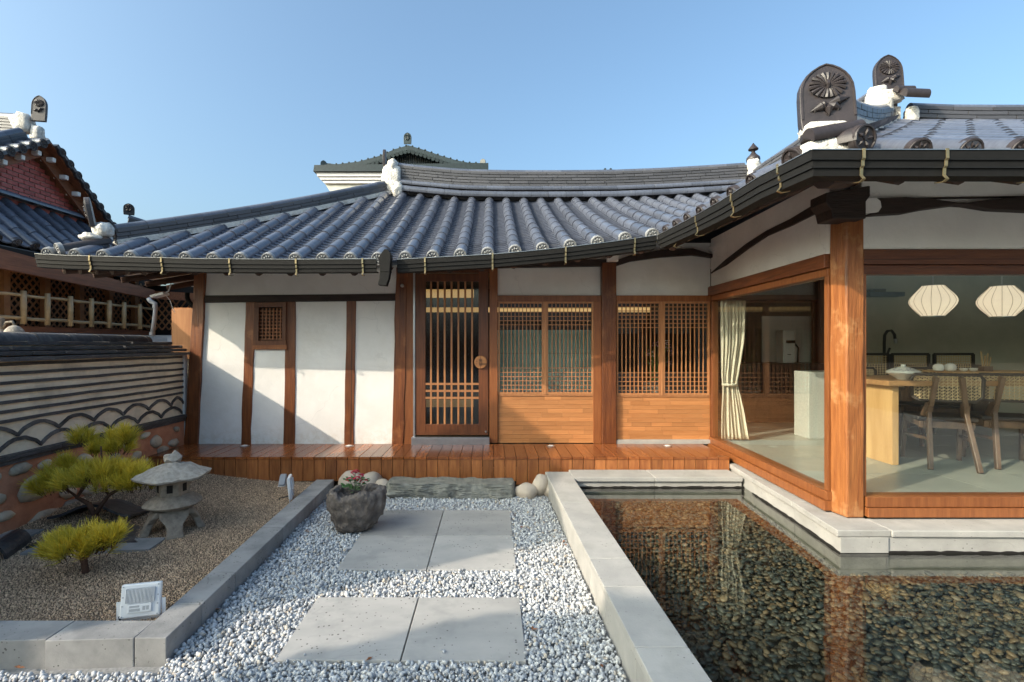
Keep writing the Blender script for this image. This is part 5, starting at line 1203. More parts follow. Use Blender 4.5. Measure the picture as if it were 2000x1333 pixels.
# field stones in the red base
rr = random.Random(12); pl0 = []
for k in range(900):
    y = rr.uniform(WY0 + .05, WY1 - .1); z = rr.uniform(.02, .54); a = rr.uniform(.055, .155) if z < .40 else rr.uniform(.05, .10); h = a * rr.uniform(.42, .75)
    if z + h > .585 or any(((y - q[0]) / (a + q[2] + .015)) ** 2 + ((z - q[1]) / (h + q[3] + .012)) ** 2 < 1 for q in pl0): continue
    pl0.append((y, z, a, h))
for i, (y, z, a, h) in enumerate(pl0):
    v, f = ico(2); v = lump(v, .22, 1.5, i); tl = rr.uniform(-.35, .2); ct, st = math.cos(tl), math.sin(tl); b = MB()
    b.add([(WXF + .020 + .022 * p.x + .012 * abs(p.x), y + a * p.y * ct - h * p.z * st, z + a * p.y * st + h * p.z * ct) for p in v], [tuple(q) for q in f]); b.build('field_stone', m_fstone, bw, smooth='all')
# tiled coping
for c, (hx0, z) in enumerate(((.60, 1.385), (.54, 1.425), (.47, 1.465), (.38, 1.505))):
    y = WY0 - R.uniform(0, .2)
    while y < WY1 - .02:
        e = min(WY1, y + .30); wt(-4.14 - hx0 + .10, -4.14 + hx0 - .02, max(WY0, y), e, z + R.uniform(-.003, .003), z + R.uniform(-.003, .003), .030, .008); y += .30
b = MB(); b.box(-4.5, -3.80, WY0, WY1, 1.40, 1.50); b.build('coping_core', m_cream, bw)
y = WY0
t_wr = halftube('coping_round_tile', .085, .080, 10, m_wtile)
while y < WY1 - .02: e = min(WY1, y + .36); inst('coping_round_tile', t_wr, frame((-4.10, y, 1.515), (-4.10, e - .004, 1.515)), bw); y = e
# white pilaster between the wall and the house
b = MB(); b.box(-3.74, -3.655, 6.025, 6.10, .2, 1.40); o = b.build('white_pilaster', m_plaster, bw, bev=.01)
b = MB(); b.box(-3.80, -3.742, 6.025, 6.14, .0, 1.36); b.build('brick_edge', m_red, bw, bev=.008)
# ------------------------------------------------------------------ neighbouring house
nb = thing('neighbour_house', 'neighbouring tiled house with a red brick gable and latticed timber veranda', 'house', (-7.4, 8, 0))
NX = -7.0
nr = part('tiled_roof', nb)
def nbx(name, x0, x1, y0, y1, z0, z1, mat, par=nb, bev=0): b = MB(); b.box(x0, x1, y0, y1, z0, z1); return b.build(name, mat, par, bev=bev)
apex = (8.06, 4.50); ev0 = (6.10, 3.30); ev1 = (9.40, 3.28)
b = MB(); b.prism([(5.6, 3.2), (7.70, 4.38), (9.0, 3.35), (9.0, 3.2)], -7.30, NX - .02, 'x'); gable = b.build('gable_wall', m_brickm, nb)
bt = MB(); bt.box(-.020, 0, .008, .172, .007, .059); t_br = bt.mesh('brick', m_brick)
z = 3.55; r = 0; nbk = 0
while z < 4.42:
    y = 5.7 + (.09 if r % 2 else 0)
    while y < 9.5:
        top = interp([(5.6, 3.2), (7.70, 4.40), (9.0, 3.36)], y + .09)
        if z + .05 < top: inst('brick', t_br, Matrix.Translation((NX, y, z)), gable); nbk += 1
        y += .18
    z += .068; r += 1
# verges: timber boards with white-tipped rafters ends, tile edge
for (p, q) in (((5.3, 2.98), (7.70, 4.46)), ((7.70, 4.46), (9.12, 3.30))):
    b = MB(); b.bar((NX + .14, p[0], p[1]), (NX + .14, q[0], q[1]), .035, .20); b.build('bargeboard', m_neiwood, nb)
    b = MB(); b.bar((NX + .05, p[0], p[1] + .10), (NX + .05, q[0], q[1] + .10), .5, .03); b.build('verge_soffit', m_neiwood, nb)
    d = Vector((0, q[0] - p[0], q[1] - p[1])); L_ = d.length; d.normalize(); n = int(L_ / .30); nrm = Vector((0, -d.z, d.y))
    for k in range(n):
        c = Vector((NX + .16, p[0], p[1])) + d * (k + .5) * L_ / n + nrm * (.0)
        if 1: b = MB(); b.bar(c + Vector((-.1, 0, -.02)), c + Vector((.10, 0, -.03)), .065, .07); b.build('purlin_end', m_ceram if 0 else m_plaster, nb, bev=.01)
    for k in range(int(L_ / .2)):
        c = Vector((NX, p[0], p[1])) + d * (k + .5) * .2 + nrm * .13
        m4 = frame(c + Vector((.34, 0, -.03)), c + Vector((-.35, 0, 0)), up=tuple(nrm)); inst('roof_tile', t_cvx, m4, nr); inst('tile_end_disc', t_discd, frame(c + Vector((.345, 0, -.03)), c + Vector((-.35, 0, 0)), up=tuple(nrm), scale_len=False), nr)
    b = MB(); b.bar(Vector((NX, p[0], p[1])) + nrm * .11, Vector((NX, q[0], q[1])) + nrm * .11, .7, .05); b.build('roof_slope', m_tilef, nr)
    b = MB(); b.bar(Vector((NX - 3.2, p[0], p[1])) + nrm * .17, Vector((NX - 3.2, q[0], q[1])) + nrm * .17, 5.9, .06); b.build('roof_slope', m_tilef, nr)
    for j in range(3):
        for k in range(int(L_ / .3)): 
            a_, e_ = Vector((NX + .06 + .0 * j, p[0], p[1])) + d * k * .3 + nrm * (.16 + .035 * j), Vector((NX + .06, p[0], p[1])) + d * (k + 1) * .3 + nrm * (.16 + .035 * j); inst('flat_tile', t_flat, frame(a_, e_, sx=.17, sz=.032), nr)
    for k in range(int(L_ / .3)):
        a_, e_ = Vector((NX + .06, p[0], p[1])) + d * k * .3 + nrm * .27, Vector((NX + .06, p[0], p[1])) + d * ((k + 1) * .3 - .004) + nrm * .27; inst('ridge_tile', t_rd, frame(a_, e_, sx=.9, sz=.9), nr)
for c in range(7):
    for k in range(8): inst('flat_tile', t_flat, frame((NX - .15 - k * .33, 7.7, 4.60 + c * .045 + k * .02), (NX - .48 - k * .33, 7.7, 4.60 + c * .045 + (k + 1) * .02), sx=.2, sz=.034), nr)
for k in range(8): inst('ridge_tile', t_rd, frame((NX - .15 - k * .33, 7.7, 4.93 + k * .02), (NX - .476 - k * .33, 7.7, 4.93 + (k + 1) * .02)), nr)
mblob((NX - .08, 7.66, 4.82), (.13, .10, .15), 71, amp=.2, par=nr); mblob((NX + .12, 7.68, 4.68), (.07, .07, .12), 73, amp=.2, par=nr)
_r = roof; roof = nr
plaque((NX + .16, 7.66, 4.86), .20, .40, math.radians(10), math.radians(-4), m_plaque)
plaque((NX + .42, 9.2, 3.84), .17, .20, math.radians(30), 0, m_plaque, detail=True)
stack([(NX + .4, 9.2, 3.66), (NX + 1.2, 9.9, 3.42)], .07, 3, .045, .3, .05, seed=77)
roof = _r
# lower veranda roof
def sn(x, y): t = (-6.12 - x) / (.95); return lerp(2.80, 3.60, t) - .03 * t * (1 - t)
_roof = roof; roof = nr; cs0 = len(cvx); cvx2 = []; 
y = 5.2; sav = (cvx, ccv); cvx, ccv = [], []
while y < 9.4:
    column(sn, -6.12, y, .9, (-1, 0), disc=t_discd, L=.26); pans(sn, -6.12, y + .13, .9, (-1, 0), L=.14); y += .262
place_tiles(cvx, 'roof_tile', 'far_roof_tiles', nr); place_tiles(ccv, 'pan_tile', 'far_pan_tiles', nr); cvx, ccv = sav; roof = _roof
nbx('veranda_bed', -7.05, -6.14, 5.0, 9.6, 2.70, 2.74, m_tilef, nr)
for k in range(14): inst('ridge_tile', t_rd, frame((NX + .07, 5.3 + k * .3, 3.63), (NX + .07, 5.596 + k * .3, 3.63)), nr)
b = MB(); b.prism([(-6.30, 2.64), (-6.10, 2.60), (-6.10, 2.72), (-6.30, 2.76)], 4.9, 9.5); b.build('eaves_board', m_dark, nb)
b = MB(); b.hexa([(-6.16, 5.2, 2.49), (-6.08, 5.2, 2.49), (-6.08, 9.15, 2.30), (-6.16, 9.15, 2.30), (-6.16, 5.2, 2.76), (-6.08, 5.2, 2.76), (-6.08, 9.15, 2.47), (-6.16, 9.15, 2.47)]); b.build('fascia_board', m_neiwood, nb)
b = MB(); b.hexa([(-6.16, 9.16, 2.32), (-5.0, 9.25, 2.26), (-5.0, 9.33, 2.26), (-6.16, 9.24, 2.32), (-6.16, 9.16, 2.46), (-5.0, 9.25, 2.40), (-5.0, 9.33, 2.40), (-6.16, 9.24, 2.46)]); b.build('fascia_board', m_neiwood, nb)
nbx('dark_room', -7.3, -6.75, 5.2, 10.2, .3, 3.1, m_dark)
nbx('floor_beam', -6.5, -6.30, 5.2, 9.5, 1.66, 1.74, m_neiwood); nbx('plinth_wall', -6.62, -6.28, 5.2, 9.6, .0, 1.655, m_plaster)
for k in range(7): y = 6.42 + k * .62 - .3; nbx('veranda_post', -6.56, -6.48, y, y + .09, 1.74, 2.66, m_lattw)
lt = part('lattice_screen', nb)
for k in range(58):
    y0 = 5.4 + k * .115
    for sg in (1, -1):
        p0 = [y0, 1.75]; p1 = [y0 + sg * .80, 2.63]
        if p1[0] < 5.3 or p1[0] > 9.6 or y0 > 9.6: 
            pass
        b = MB(); b.bar((-6.60 + .006 * sg, p0[0], p0[1]), (-6.60 + .006 * sg, p1[0], p1[1]), .026, .008, up=(1, 0, 0)); b.build('lath', m_lattw, lt)
for k in range(9):
    x0 = -6.5 + k * .13
    for sg in (1, -1):
        b = MB(); b.bar((x0, 9.40 + .006 * sg, 1.76), (x0 + sg * .5, 9.40 + .006 * sg, 2.36), .026, .008, up=(0, 1, 0)); b.build('lath', m_lattw, lt)
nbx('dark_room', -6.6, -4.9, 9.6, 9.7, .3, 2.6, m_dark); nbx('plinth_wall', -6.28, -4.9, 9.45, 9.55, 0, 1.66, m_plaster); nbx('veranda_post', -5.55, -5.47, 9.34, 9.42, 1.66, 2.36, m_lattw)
# bamboo railing
br = thing('bamboo_railing', 'pale bamboo railing with seven uprights in front of the brown lattice', 'railing', (-6.2, 7.4, 1.7))
for (za, zb, r_) in ((2.14, 2.14, .020), (1.845, 1.82, .022)):
    b = MB(); pts = []; rad = []
    for k in range(25):
        t = k / 24; pts.append((-6.2 + .004 * math.sin(k), lerp(5.6, 9.35, t), lerp(za, zb, t) + .006 * math.sin(k * 1.3))); rad.append(r_ * (1.12 if k % 2 else .96))
    b.tube(pts, rad, 8); b.build('rail', m_bamboo, br, smooth='all')
for px in (43, 90, 135, 176, 211, 240, 271):
    Y = 6.2 * 990 / (960 - px); b = MB(); b.tube([(-6.18, Y, 1.76), (-6.18, Y, 1.95), (-6.18, Y, 1.97), (-6.18, Y, 2.20)], [.034, .033, .036, .032], 10); b.build('upright', m_bamboo, br, smooth='all')
# downpipe, conduit and eave floodlight on the left
dp = thing('downpipe', 'grey plastic downpipe with a bend below the brown fascia board', 'downpipe', tuple(at(300, 655, 6.9)))
b = MB(); b.tube([at(290, 583, 6.9), at(293, 588, 6.9), at(303, 594, 6.9), at(304, 602, 6.9), at(301, 630, 6.9), at(297, 655, 6.9)], [.028] * 6, 10); b.build('pipe', m_gray, dp, smooth='all')
for py in (600, 652): b = MB(); c = at(303 if py < 620 else 297, py, 6.9); b.tube([c - Vector((0, 0, .02)), c + Vector((0, 0, .02))], .034, 10); b.build('pipe_collar', m_gray, dp, smooth=True)
fl_ = thing('floodlight', 'white floodlight tilted under the corner of the left eaves', 'floodlight', tuple(at(316, 575, 5.9)), 'white floodlights on brackets')
c = at(312, 577, 5.9); ro = Matrix.Rotation(math.radians(20), 3, 'Y') @ Matrix.Rotation(.4, 3, 'X')
b = MB(); b.box(c.x - .08, c.x + .08, c.y - .06, c.y + .06, c.z - .015, c.z + .015, rot=Matrix.Rotation(math.radians(-14), 3, 'Y')); b.build('housing', m_white, fl_, bev=.005)
b = MB(); b.tube([c + Vector((.05, 0, .02)), c + Vector((.09, .02, .05)), c + Vector((.10, .05, .14))], .008, 6); b.build('bracket', m_white, fl_)
b = MB(); b.tube([c + Vector((.07, 0, .0)), c + Vector((.12, .0, -.06)), c + Vector((.14, .02, -.16)), c + Vector((.155, .04, -.20))], .003, 5); b.build('cable', m_white, fl_)
co = thing('flexible_conduit', 'grey corrugated conduit beside the corner post under the eaves', 'conduit', tuple(at(372, 590, 6.3)))
b = MB(); n = 22; P = [Vector(at(366, 572, 6.3)).lerp(Vector(at(378, 600, 6.3)), k / n) + Vector((-.03 * math.sin(PI * k / n), 0, 0)) for k in range(n + 1)]; b.tube(P, [.030 if k % 2 else .024 for k in range(n + 1)], 9); b.build('conduit_tube', m_gutter, co)
ab = thing('air_conditioner_cover', 'plain cedar-coloured wooden box standing behind the wall next to the corner post', 'box', tuple(at(356, 658, 6.6)))
p0, p1 = at(335, 657, 6.6), at(377, 604, 6.6)
for k in range(1): b = MB(); b.box(p0.x, p1.x, 6.6, 6.64, p0.z - .3, p1.z); b.build('front_board', m_acbox, ab, bev=.003)
b = MB(); b.box(p0.x, p0.x + .02, 6.643, 6.95, p0.z - .3, p1.z - .004); b.build('side_board', m_acbox, ab); b = MB(); b.box(p0.x, p1.x, 6.643, 6.95, p1.z + .001, p1.z + .02); b.build('top_board', m_acbox, ab)
b = MB(); b.box(p0.x, p1.x, 6.643, 6.95, p0.z - 1.4, p0.z - .302); b.build('stand', m_lstone, ab)
lw = thing('white_yard_wall', 'low white rendered wall between the dark tiled coping and the lattice', 'wall', (-5.4, 6.6, 0))
b = MB(); b.box(-5.35, -5.25, 4.3, 8.2, 0, 1.60); b.build('render', m_plaster, lw) ; b = MB(); b.box(-5.35, -3.6, 8.2, 8.3, 0, 1.60); b.build('render', m_plaster, lw)
# wall lamp at far left
wl = thing('wall_lamp', 'small grey bell-shaped lamp hanging at the left edge above the coping', 'lamp', tuple(at(25, 645, 5.3)))
c = at(28, 647, 5.3); b = MB(); b.lathe([(.085, 0), (.07, .03), (.045, .055), (.015, .07)], c + Vector((0, 0, -.01)), 16); b.build('lamp_shade', m_lstone2, wl, smooth=True)
b = MB(); b.tube([c + Vector((0, 0, .06)), c + Vector((-.02, 0, .10)), c + Vector((-.09, 0, .09)), c + Vector((-.12, 0, .03))], .012, 8); b.build('lamp_arm', m_lstone, wl, smooth='all')
b = MB(); b.box(c.x - .18, c.x - .12, c.y - .03, c.y + .03, c.z + .02, c.z + .14); b.build('lamp_mount', m_lstone, wl, bev=.01); 
b = MB(); b.box(c.x - .17, c.x - .13, c.y - .02, c.y + .02, 1.3, c.z + .03); b.build('lamp_post', m_gray, wl)
# ------------------------------------------------------------------ distant building
bgY = 22.0; bgh = thing('distant_house', 'distant two-storey house with a dark metal-tiled gabled roof and white cornice', 'house', (-3.8, 26, 0))
def bp(px, py, Y=bgY): p = at(px, py, Y); return (p.x, p.z)
def bprism(nm, pts, y0, y1, mat, par=bgh): b = MB(); b.prism([bp(*p) for p in pts], y0, y1); return b.build(nm, mat, par)
bprism('gutter', [(618, 341), (620, 329), (954, 325), (954, 338), (950, 341)], 21.6, 22, m_bgtile)
bprism('cornice', [(624, 349), (623, 342), (950, 342), (950, 349)], 21.7, 30, m_bgwhite); bprism('cornice', [(630, 355), (627, 350), (948, 350), (946, 355)], 21.75, 30, m_bgwhite); bprism('cornice', [(636, 361), (632, 356), (944, 356), (940, 361)], 21.8, 30, m_bgwhite)
bprism('eaves_soffit', [(652, 385), (637, 362), (938, 362), (924, 385)], 21.9, 30, m_clayw)
bprism('wall', [(655, 700), (652, 385), (924, 385), (920, 700)], 22.3, 30, m_bgwhite)
b = MB(); gp = [(745, 322), (770, 306), (796, 296), (830, 306), (880, 322)]; bprism('gable_boarding', [(735, 326), (768, 306), (797, 294), (840, 306), (890, 324)], 22.5, 22.6, m_bgwhite)
for k in range(34):
    px = 740 + k * 4.4; top = interp([(735, 324), (768, 305), (797, 293), (840, 304), (890, 322)], px); bprism('gable_batten', [(px, 326), (px, top), (px + 1.8, top), (px + 1.8, 326)], 22.42, 22.5, m_bgtile)
curve = [(630, 322), (660, 321), (700, 316), (740, 305), (770, 292), (797, 284), (825, 292), (860, 304), (890, 313), (915, 318), (944, 319)]
rf = part('roof', bgh)
for (p, q) in zip(curve, curve[1:]): bprism('roof_slope', [(p[0], p[1] + 9), p, q, (q[0], q[1] + 9)], 22.0, 28, m_bgtile, rf)
for i in range(40):
    t = i / 39; px = lerp(634, 940, t); py = interp(curve, px); c = at(px, py + 8, 21.95)
    if 700 < px < 885: b = MB(); b.tube([c + Vector((0, -.02, -.08)), c + Vector((0, .4, -.02))], .085, 10); b.build('round_tile', m_bgtile, rf, smooth=True)
for i in range(26):
    px = lerp(632, 942, i / 25); py = interp(curve, px); b = MB(); c = at(px, py - .5, 22); b.tube([c, c + Vector((0, .6, 0))], .045, 6); b.build('ridge_knob', m_bgtile, rf)
roofs = roof; roof = rf
pq = plaque(tuple(at(796, 282, 22)), .34, .50, 0, 0, m_bgtile); plaque(tuple(at(632, 329, 22)), .26, .34, .4, 0, m_bgtile, detail=False); plaque(tuple(at(943, 325, 22)), .26, .32, -.4, 0, m_bgtile, detail=False)
roof = roofs
bprism('low_roof', [(622, 330), (636, 318), (700, 326), (885, 326), (938, 318), (952, 327)], 22.05, 22.6, m_bgtile, rf)
fr = thing('far_roof_finial', 'tiny dark roof spike peeping over the middle of the long ridge', 'roof finial', tuple(at(1172, 332, 24)))
bprism('spike', [(1168, 345), (1170, 328), (1172, 321), (1174, 328), (1176, 345)], 24, 24.2, m_bgtile, fr) ; b = MB(); c = at(1172, 338, 24); b.box(c.x - .5, c.x + .6, 24, 24.6, 0, c.z + .06); b.build('wall', m_bgtile, fr)
for px in (1182, 1193): b = MB(); c = at(px, 331, 24); b.tube([c, c + Vector((0, .3, 0))], .06, 8); b.build('round_tile', m_bgtile, fr)
# ------------------------------------------------------------------ house and tree added on the sunny side, out of frame, to shade the court
sh1 = thing('shading_house', 'tall gabled house added beyond the left wall, outside the view, to shade the court', 'house', (-8, .8, 0))
b = MB(); b.box(-7.95, -7.05, -.42, 1.90, 0, 4.45); b.build('wall', m_plaster, sh1)
b = MB(); b.hexa([(-8.0, -.45, 4.46), (-7.0, -.45, 4.46), (-7.0, 1.95, 4.46), (-8.0, 1.95, 4.46), (-8.0, -.45, 4.55), (-7.0, -.45, 4.68), (-7.0, 1.95, 5.20), (-8.0, 1.95, 4.62)]); b.build('roof', m_tilef, sh1)
# courtyard building added behind the camera for glass reflections and bounced light
gh = thing('bounce_gate_house', 'low tiled gate building added across the court, outside the view, for reflections and bounced light', 'house', (0, -5.2, 0))
b = MB(); b.box(-6, 9, -8.4, -8.0, 0, 2.3); b.build('wall', m_plaster, gh)
for x_ in range(-6, 10, 2): b = MB(); b.box(x_ - .09, x_ + .09, -7.998, -7.93, 0, 2.3); b.build('post', m_post, gh)
for x_ in range(-5, 9, 2): b = MB(); b.box(x_ - .8, x_ + .8, -7.998, -7.96, .4, 1.9); b.build('shutter', m_door, gh)
b = MB(); b.prism([(-7.3, 2.32), (-7.3, 2.40), (-9.4, 3.2), (-11, 2.40), (-11, 2.32)], -6.6, 9.6, 'x'); b.build('roof', m_tilef, gh)
tr = thing('shading_tree', 'leafy evergreen added outside the view behind the left wall to shade the front court', 'tree', (-6.0, -2.1, 0))  # added unseen tree, crown shaped to cast the soft shade in front
b = MB(); b.tube([(-6, -2.1, 0), (-6.05, -2.15, 1.2), (-5.95, -2.05, 2.2), (-6, -2.1, 3.2)], [.16, .13, .10, .05], 9); b.build('trunk', m_twig, tr, smooth='all')
V = []; F = []; RN = []; rr = random.Random(3)
for _ in range(7000):
    while 1:
        p = Vector((rr.uniform(-1, 1), rr.uniform(-1, 1), rr.uniform(-1, 1)))
        if p.length < 1: break
    p = p.normalized() * p.length ** .4; q = Vector((-6, -2.15, 3.15)) + Vector((p.x * 1.2, p.y * 1.55, p.z * 1.45)) * (1 + .18 * mno.noise(p * 2.2))
    d = Vector((rr.uniform(-1, 1), rr.uniform(-1, 1), rr.uniform(-1, 1))).normalized() * .10; e = d.orthogonal().normalized() * .05; n0 = len(V); V += [tuple(q - d), tuple(q + e), tuple(q + d), tuple(q - e)]; F.append((n0, n0 + 1, n0 + 2, n0 + 3)); RN.append(rr.random())
me = bpy.data.meshes.new('crown'); me.from_pydata([tuple(Vector(q) - Vector((-6, -2.1, 0))) for q in V], [], F); me.materials.append(m_canopy); a_ = me.attributes.new('rnd', 'FLOAT', 'FACE'); a_.data.foreach_set('value', RN)
o = bpy.data.objects.new('crown', me); col.objects.link(o); o.parent = tr
# ------------------------------------------------------------------ things inside
# curtain
cu = thing('curtain', 'cream linen curtain tied back inside the side window', 'curtain', (2.85, 5.6, .4))
b = MB(); nz, nu = 26, 44
for j in range(nz + 1):
    z = lerp(2.0, .40, j / nz); t = j / nz
    wd = interp([(0, .29), (.25, .27), (.55, .20), (.60, .17), (.64, .18), (.8, .25), (1, .31)], t); cx = interp([(0, 2.80), (.3, 2.79), (.58, 2.75), (1, 2.80)], t)
    for i in range(nu + 1):
        u = i / nu - .5; b.v.append(Vector((cx + u * wd, 5.86 + .030 * math.sin(u * 44 + 1.2 * math.sin(z * 3)) * (.5 + wd * 1.6) + .012 * math.sin(u * 19 + z * 2), z)))
for j in range(nz):
    for i in range(nu): a = j * (nu + 1) + i; b.f.append((a, a + 1, a + nu + 2, a + nu + 1))
o = b.build('cloth', m_curtain, cu, smooth='all'); sd = o.modifiers.new('solid', 'SOLIDIFY'); sd.thickness = .004
b = MB(); b.tube([(2.75 + .075 * math.cos(a), 5.86 + .05 * math.sin(a), 1.03) for a in [2 * PI * k / 16 for k in range(17)]], .016, 6); b.build('tieback', m_curtain, cu, smooth='all')
def inside(px, py, Y): return at(px, py, Y)
# white terrazzo pillar block
tp = at(1604, 858, 5.96); bk = MB(); bk.box(3.73, 4.12, 5.96, 6.25, .381, 1.17); tag(bk.build('terrazzo_counter', m_terr, bev=.006), 'speckled white terrazzo counter block seen through the side window', 'counter')
# dispenser on dark cabinet, white splash board
kb = thing('kitchen_cabinet', 'dark wooden kitchen cabinet with a white splash board inside the corner room', 'cabinet', (4.4, 7.4, .38))
b = MB(); b.box(3.3, 4.75, 7.2, 7.8, .381, 1.22); b.build('cabinet_body', m_kitch, kb, bev=.004)
b = MB(); p0, p1 = at(1488, 720, 7.7), at(1585, 618, 7.7); b.box(p0.x, p1.x, 7.7, 7.72, 1.225, p1.z); b.build('splash_board', m_bgwhite, kb)
b = MB(); b.box(3.2, 5.15, 7.45, 7.8, 2.15, 2.6); b.build('wall_cupboard', m_kitch, kb)
b = MB(); b.box(4.80, 4.98, 7.4, 7.6, .381, 2.6); b.build('upright_panel', m_door, kb)
wd = thing('water_dispenser', 'tall white water dispenser with a black spout on the dark cabinet', 'water dispenser', (4.25, 7.35, 1.22))
b = MB(); p0, p1 = at(1526, 708, 7.35), at(1550, 646, 7.35); b.box(p0.x, p1.x, 7.3, 7.5, 1.221, 1.70); b.build('body', m_white, wd, bev=.02)
b = MB(); b.box(p0.x + .04, p0.x + .13, 7.22, 7.30, 1.51, 1.55); b.build('spout', m_black, wd, bev=.005)
b = MB(); b.box(p0.x + .06, p0.x + .11, 7.296, 7.2995, 1.34, 1.35); b.build('control_mark', m_black, wd)
b = MB(); b.tube([(p1.x + .06, 7.35, 1.23), (p1.x + .07, 7.35, 1.44), (p1.x + .02, 7.35, 1.5)], .012, 6); b.build('hose', m_black, wd, smooth='all')
# table
tb_ = thing('dining_table', 'long oak dining table with a slab end behind the front window', 'table', (4.9, 5.1, .38))
b = MB(); b.box(3.62, 7.3, 4.62, 5.52, 1.115, 1.160); b.build('tabletop', m_oakt, tb_, bev=.004)
b = MB(); b.box(3.70, 3.76, 4.68, 5.46, .381, 1.113); b.build('end_panel', m_oak, tb_, bev=.003); b = MB(); b.box(7.1, 7.16, 4.68, 5.46, .381, 1.113); b.build('end_panel', m_oak, tb_)
# cane chairs (built at the origin, back towards -y)
def make_chair(label):
    t = thing('cane_chair', label, 'chair', (0, 0, 0), 'cane-backed chairs at the oak table')
    b = MB(); b.box(-.22, .22, -.18, .22, .42, .455); b.build('seat', m_seat, t, bev=.012)
    for sx in (-1, 1):
        b = MB(); b.bar((sx * .09, -.205, .82), (sx * .13, -.165, .50), .034, .07, up=(0, 1, 0)); b.bar((sx * .13, -.165, .50), (sx * .17, -.34, 0), .033, .05, up=(0, 1, 0)); b.bar((sx * .125, -.17, .58), (sx * .15, -.10, .44), .033, .10, up=(0, 1, 0)); b.build('rear_leg', m_walnut, t, bev=.004)
        b = MB(); b.bar((sx * .205, .19, .42), (sx * .22, .23, 0), .033, .04, up=(0, 1, 0)); b.build('front_leg', m_walnut, t, bev=.004)
        b = MB(); b.bar((sx * .15, -.17, .37), (sx * .21, .20, .40), .024, .055); b.build('side_rail', m_walnut, t, bev=.003)
        b = MB(); b.bar((sx * .155, -.22, .26), (sx * .215, .20, .24), .02, .03); b.build('stretcher', m_walnut, t, bev=.003)
    b = MB(); b.box(-.19, .19, .16, .19, .36, .41); b.build('apron', m_walnut, t); b = MB(); b.box(-.2, .2, -.16, -.13, .35, .41); b.build('apron', m_walnut, t)
    b = MB(); P = [(-.25, .64), (-.20, .60), (.20, .60), (.25, .64), (.26, .80), (.23, .84), (-.23, .84), (-.26, .80)]
    def y_(x): return -.155 - .03 * (1 - (x / .26) ** 2)
    loop = [(x, y_(x), z) for x, z in P] + [(P[0][0], y_(P[0][0]), P[0][1])]
    b.tube(loop, .015, 7); bf = b.build('back_frame', m_seat, t, smooth='all')
    b = MB(); n = 14
    for k in range(n + 1):
        x = -.235 + .47 * k / n; b.bar((x, y_(x), .61), (x, y_(x), .83), .005, .003, up=(0, 1, 0))
        if k < n:
            x2 = x + .47 / n
            for j in range(8): z = .62 + .2 * j / 7; b.bar((x, y_(x), z), (x2, y_(x2), z), .003, .005)
            for j in range(7): z = .62 + .2 * j / 7; b.bar((x, y_(x) + .002, z), (x2, y_(x2) + .002, z + .2 / 7), .002, .004)
    o = b.build('cane_panel', m_cane, t); return t
ch = make_chair('cane-backed walnut chair nearest the oak table end, back to the front window'); ch.location = (4.20, 4.75, .38); ch.rotation_euler = (0, 0, -.42)
specs = [((4.80, 4.75, .38), -.42, 'second cane-backed walnut chair along the window side of the table, half cut by the frame'), ((5.42, 4.75, .38), -.35, 'third cane-backed walnut chair along the window side of the table'),
         ((4.25, 5.75, .38), PI + .1, 'cane chair across the table from the blue and white vase'), ((4.95, 5.75, .38), PI - .1, 'cane chair across the table behind the two white jars')]
for l, rz, lb in specs: copy_tree(ch, l, rz, lb)
hc = copy_tree(ch, (4.55, 6.0, .38), PI, 'x'); 
for o in list(hc.children): bpy.data.objects.remove(o)
bpy.data.objects.remove(hc)
# high cane bench backs at the rear
for i, (xa, xb) in enumerate(((1650, 1735), (1742, 1813), (1825, 1900))):
    p0, p1 = at(xa, 735, 6.3), at(xb, 692, 6.3); t = thing('high_cane_chair', ('high-backed cane chair behind the corner post', 'high-backed cane chair behind the blue and white vase', 'high-backed cane chair behind the white jars')[i], 'chair', ((p0.x + p1.x) / 2, 6.5, .38), 'high-backed cane chairs at the rear')
    b = MB()
    for (a, c_) in (((p0.x, p0.z), (p1.x, p0.z)), ((p0.x, p1.z), (p1.x, p1.z)), ((p0.x, p0.z - .7), (p0.x, p1.z)), ((p1.x, p0.z - .7), (p1.x, p1.z))): b.bar((a[0], 6.3, a[1]), (c_[0], 6.3, c_[1]), .03, .03, up=(0, 1, 0))
    b.build('back_frame', m_seat, t)
    b = MB(); n = 16
    for k in range(1, n): x = lerp(p0.x, p1.x, k / n); b.bar((x, 6.3, p0.z), (x, 6.3, p1.z), .009, .003, up=(0, 1, 0))
    for k in range(1, 9): z = lerp(p0.z, p1.z, k / 9); b.bar((p0.x, 6.302, z), (p1.x, 6.302, z), .003, .009)
    b.build('cane_panel', m_cane, t); b = MB(); b.box(p0.x, p1.x, 6.3, 6.75, .95, .99); b.build('seat', m_seat, t)
    for xx in (p0.x + .02, p1.x - .02):
        for yy in (6.32, 6.72): b = MB(); b.box(xx - .015, xx + .015, yy - .015, yy + .015, .381, .949); b.build('leg', m_walnut, t)
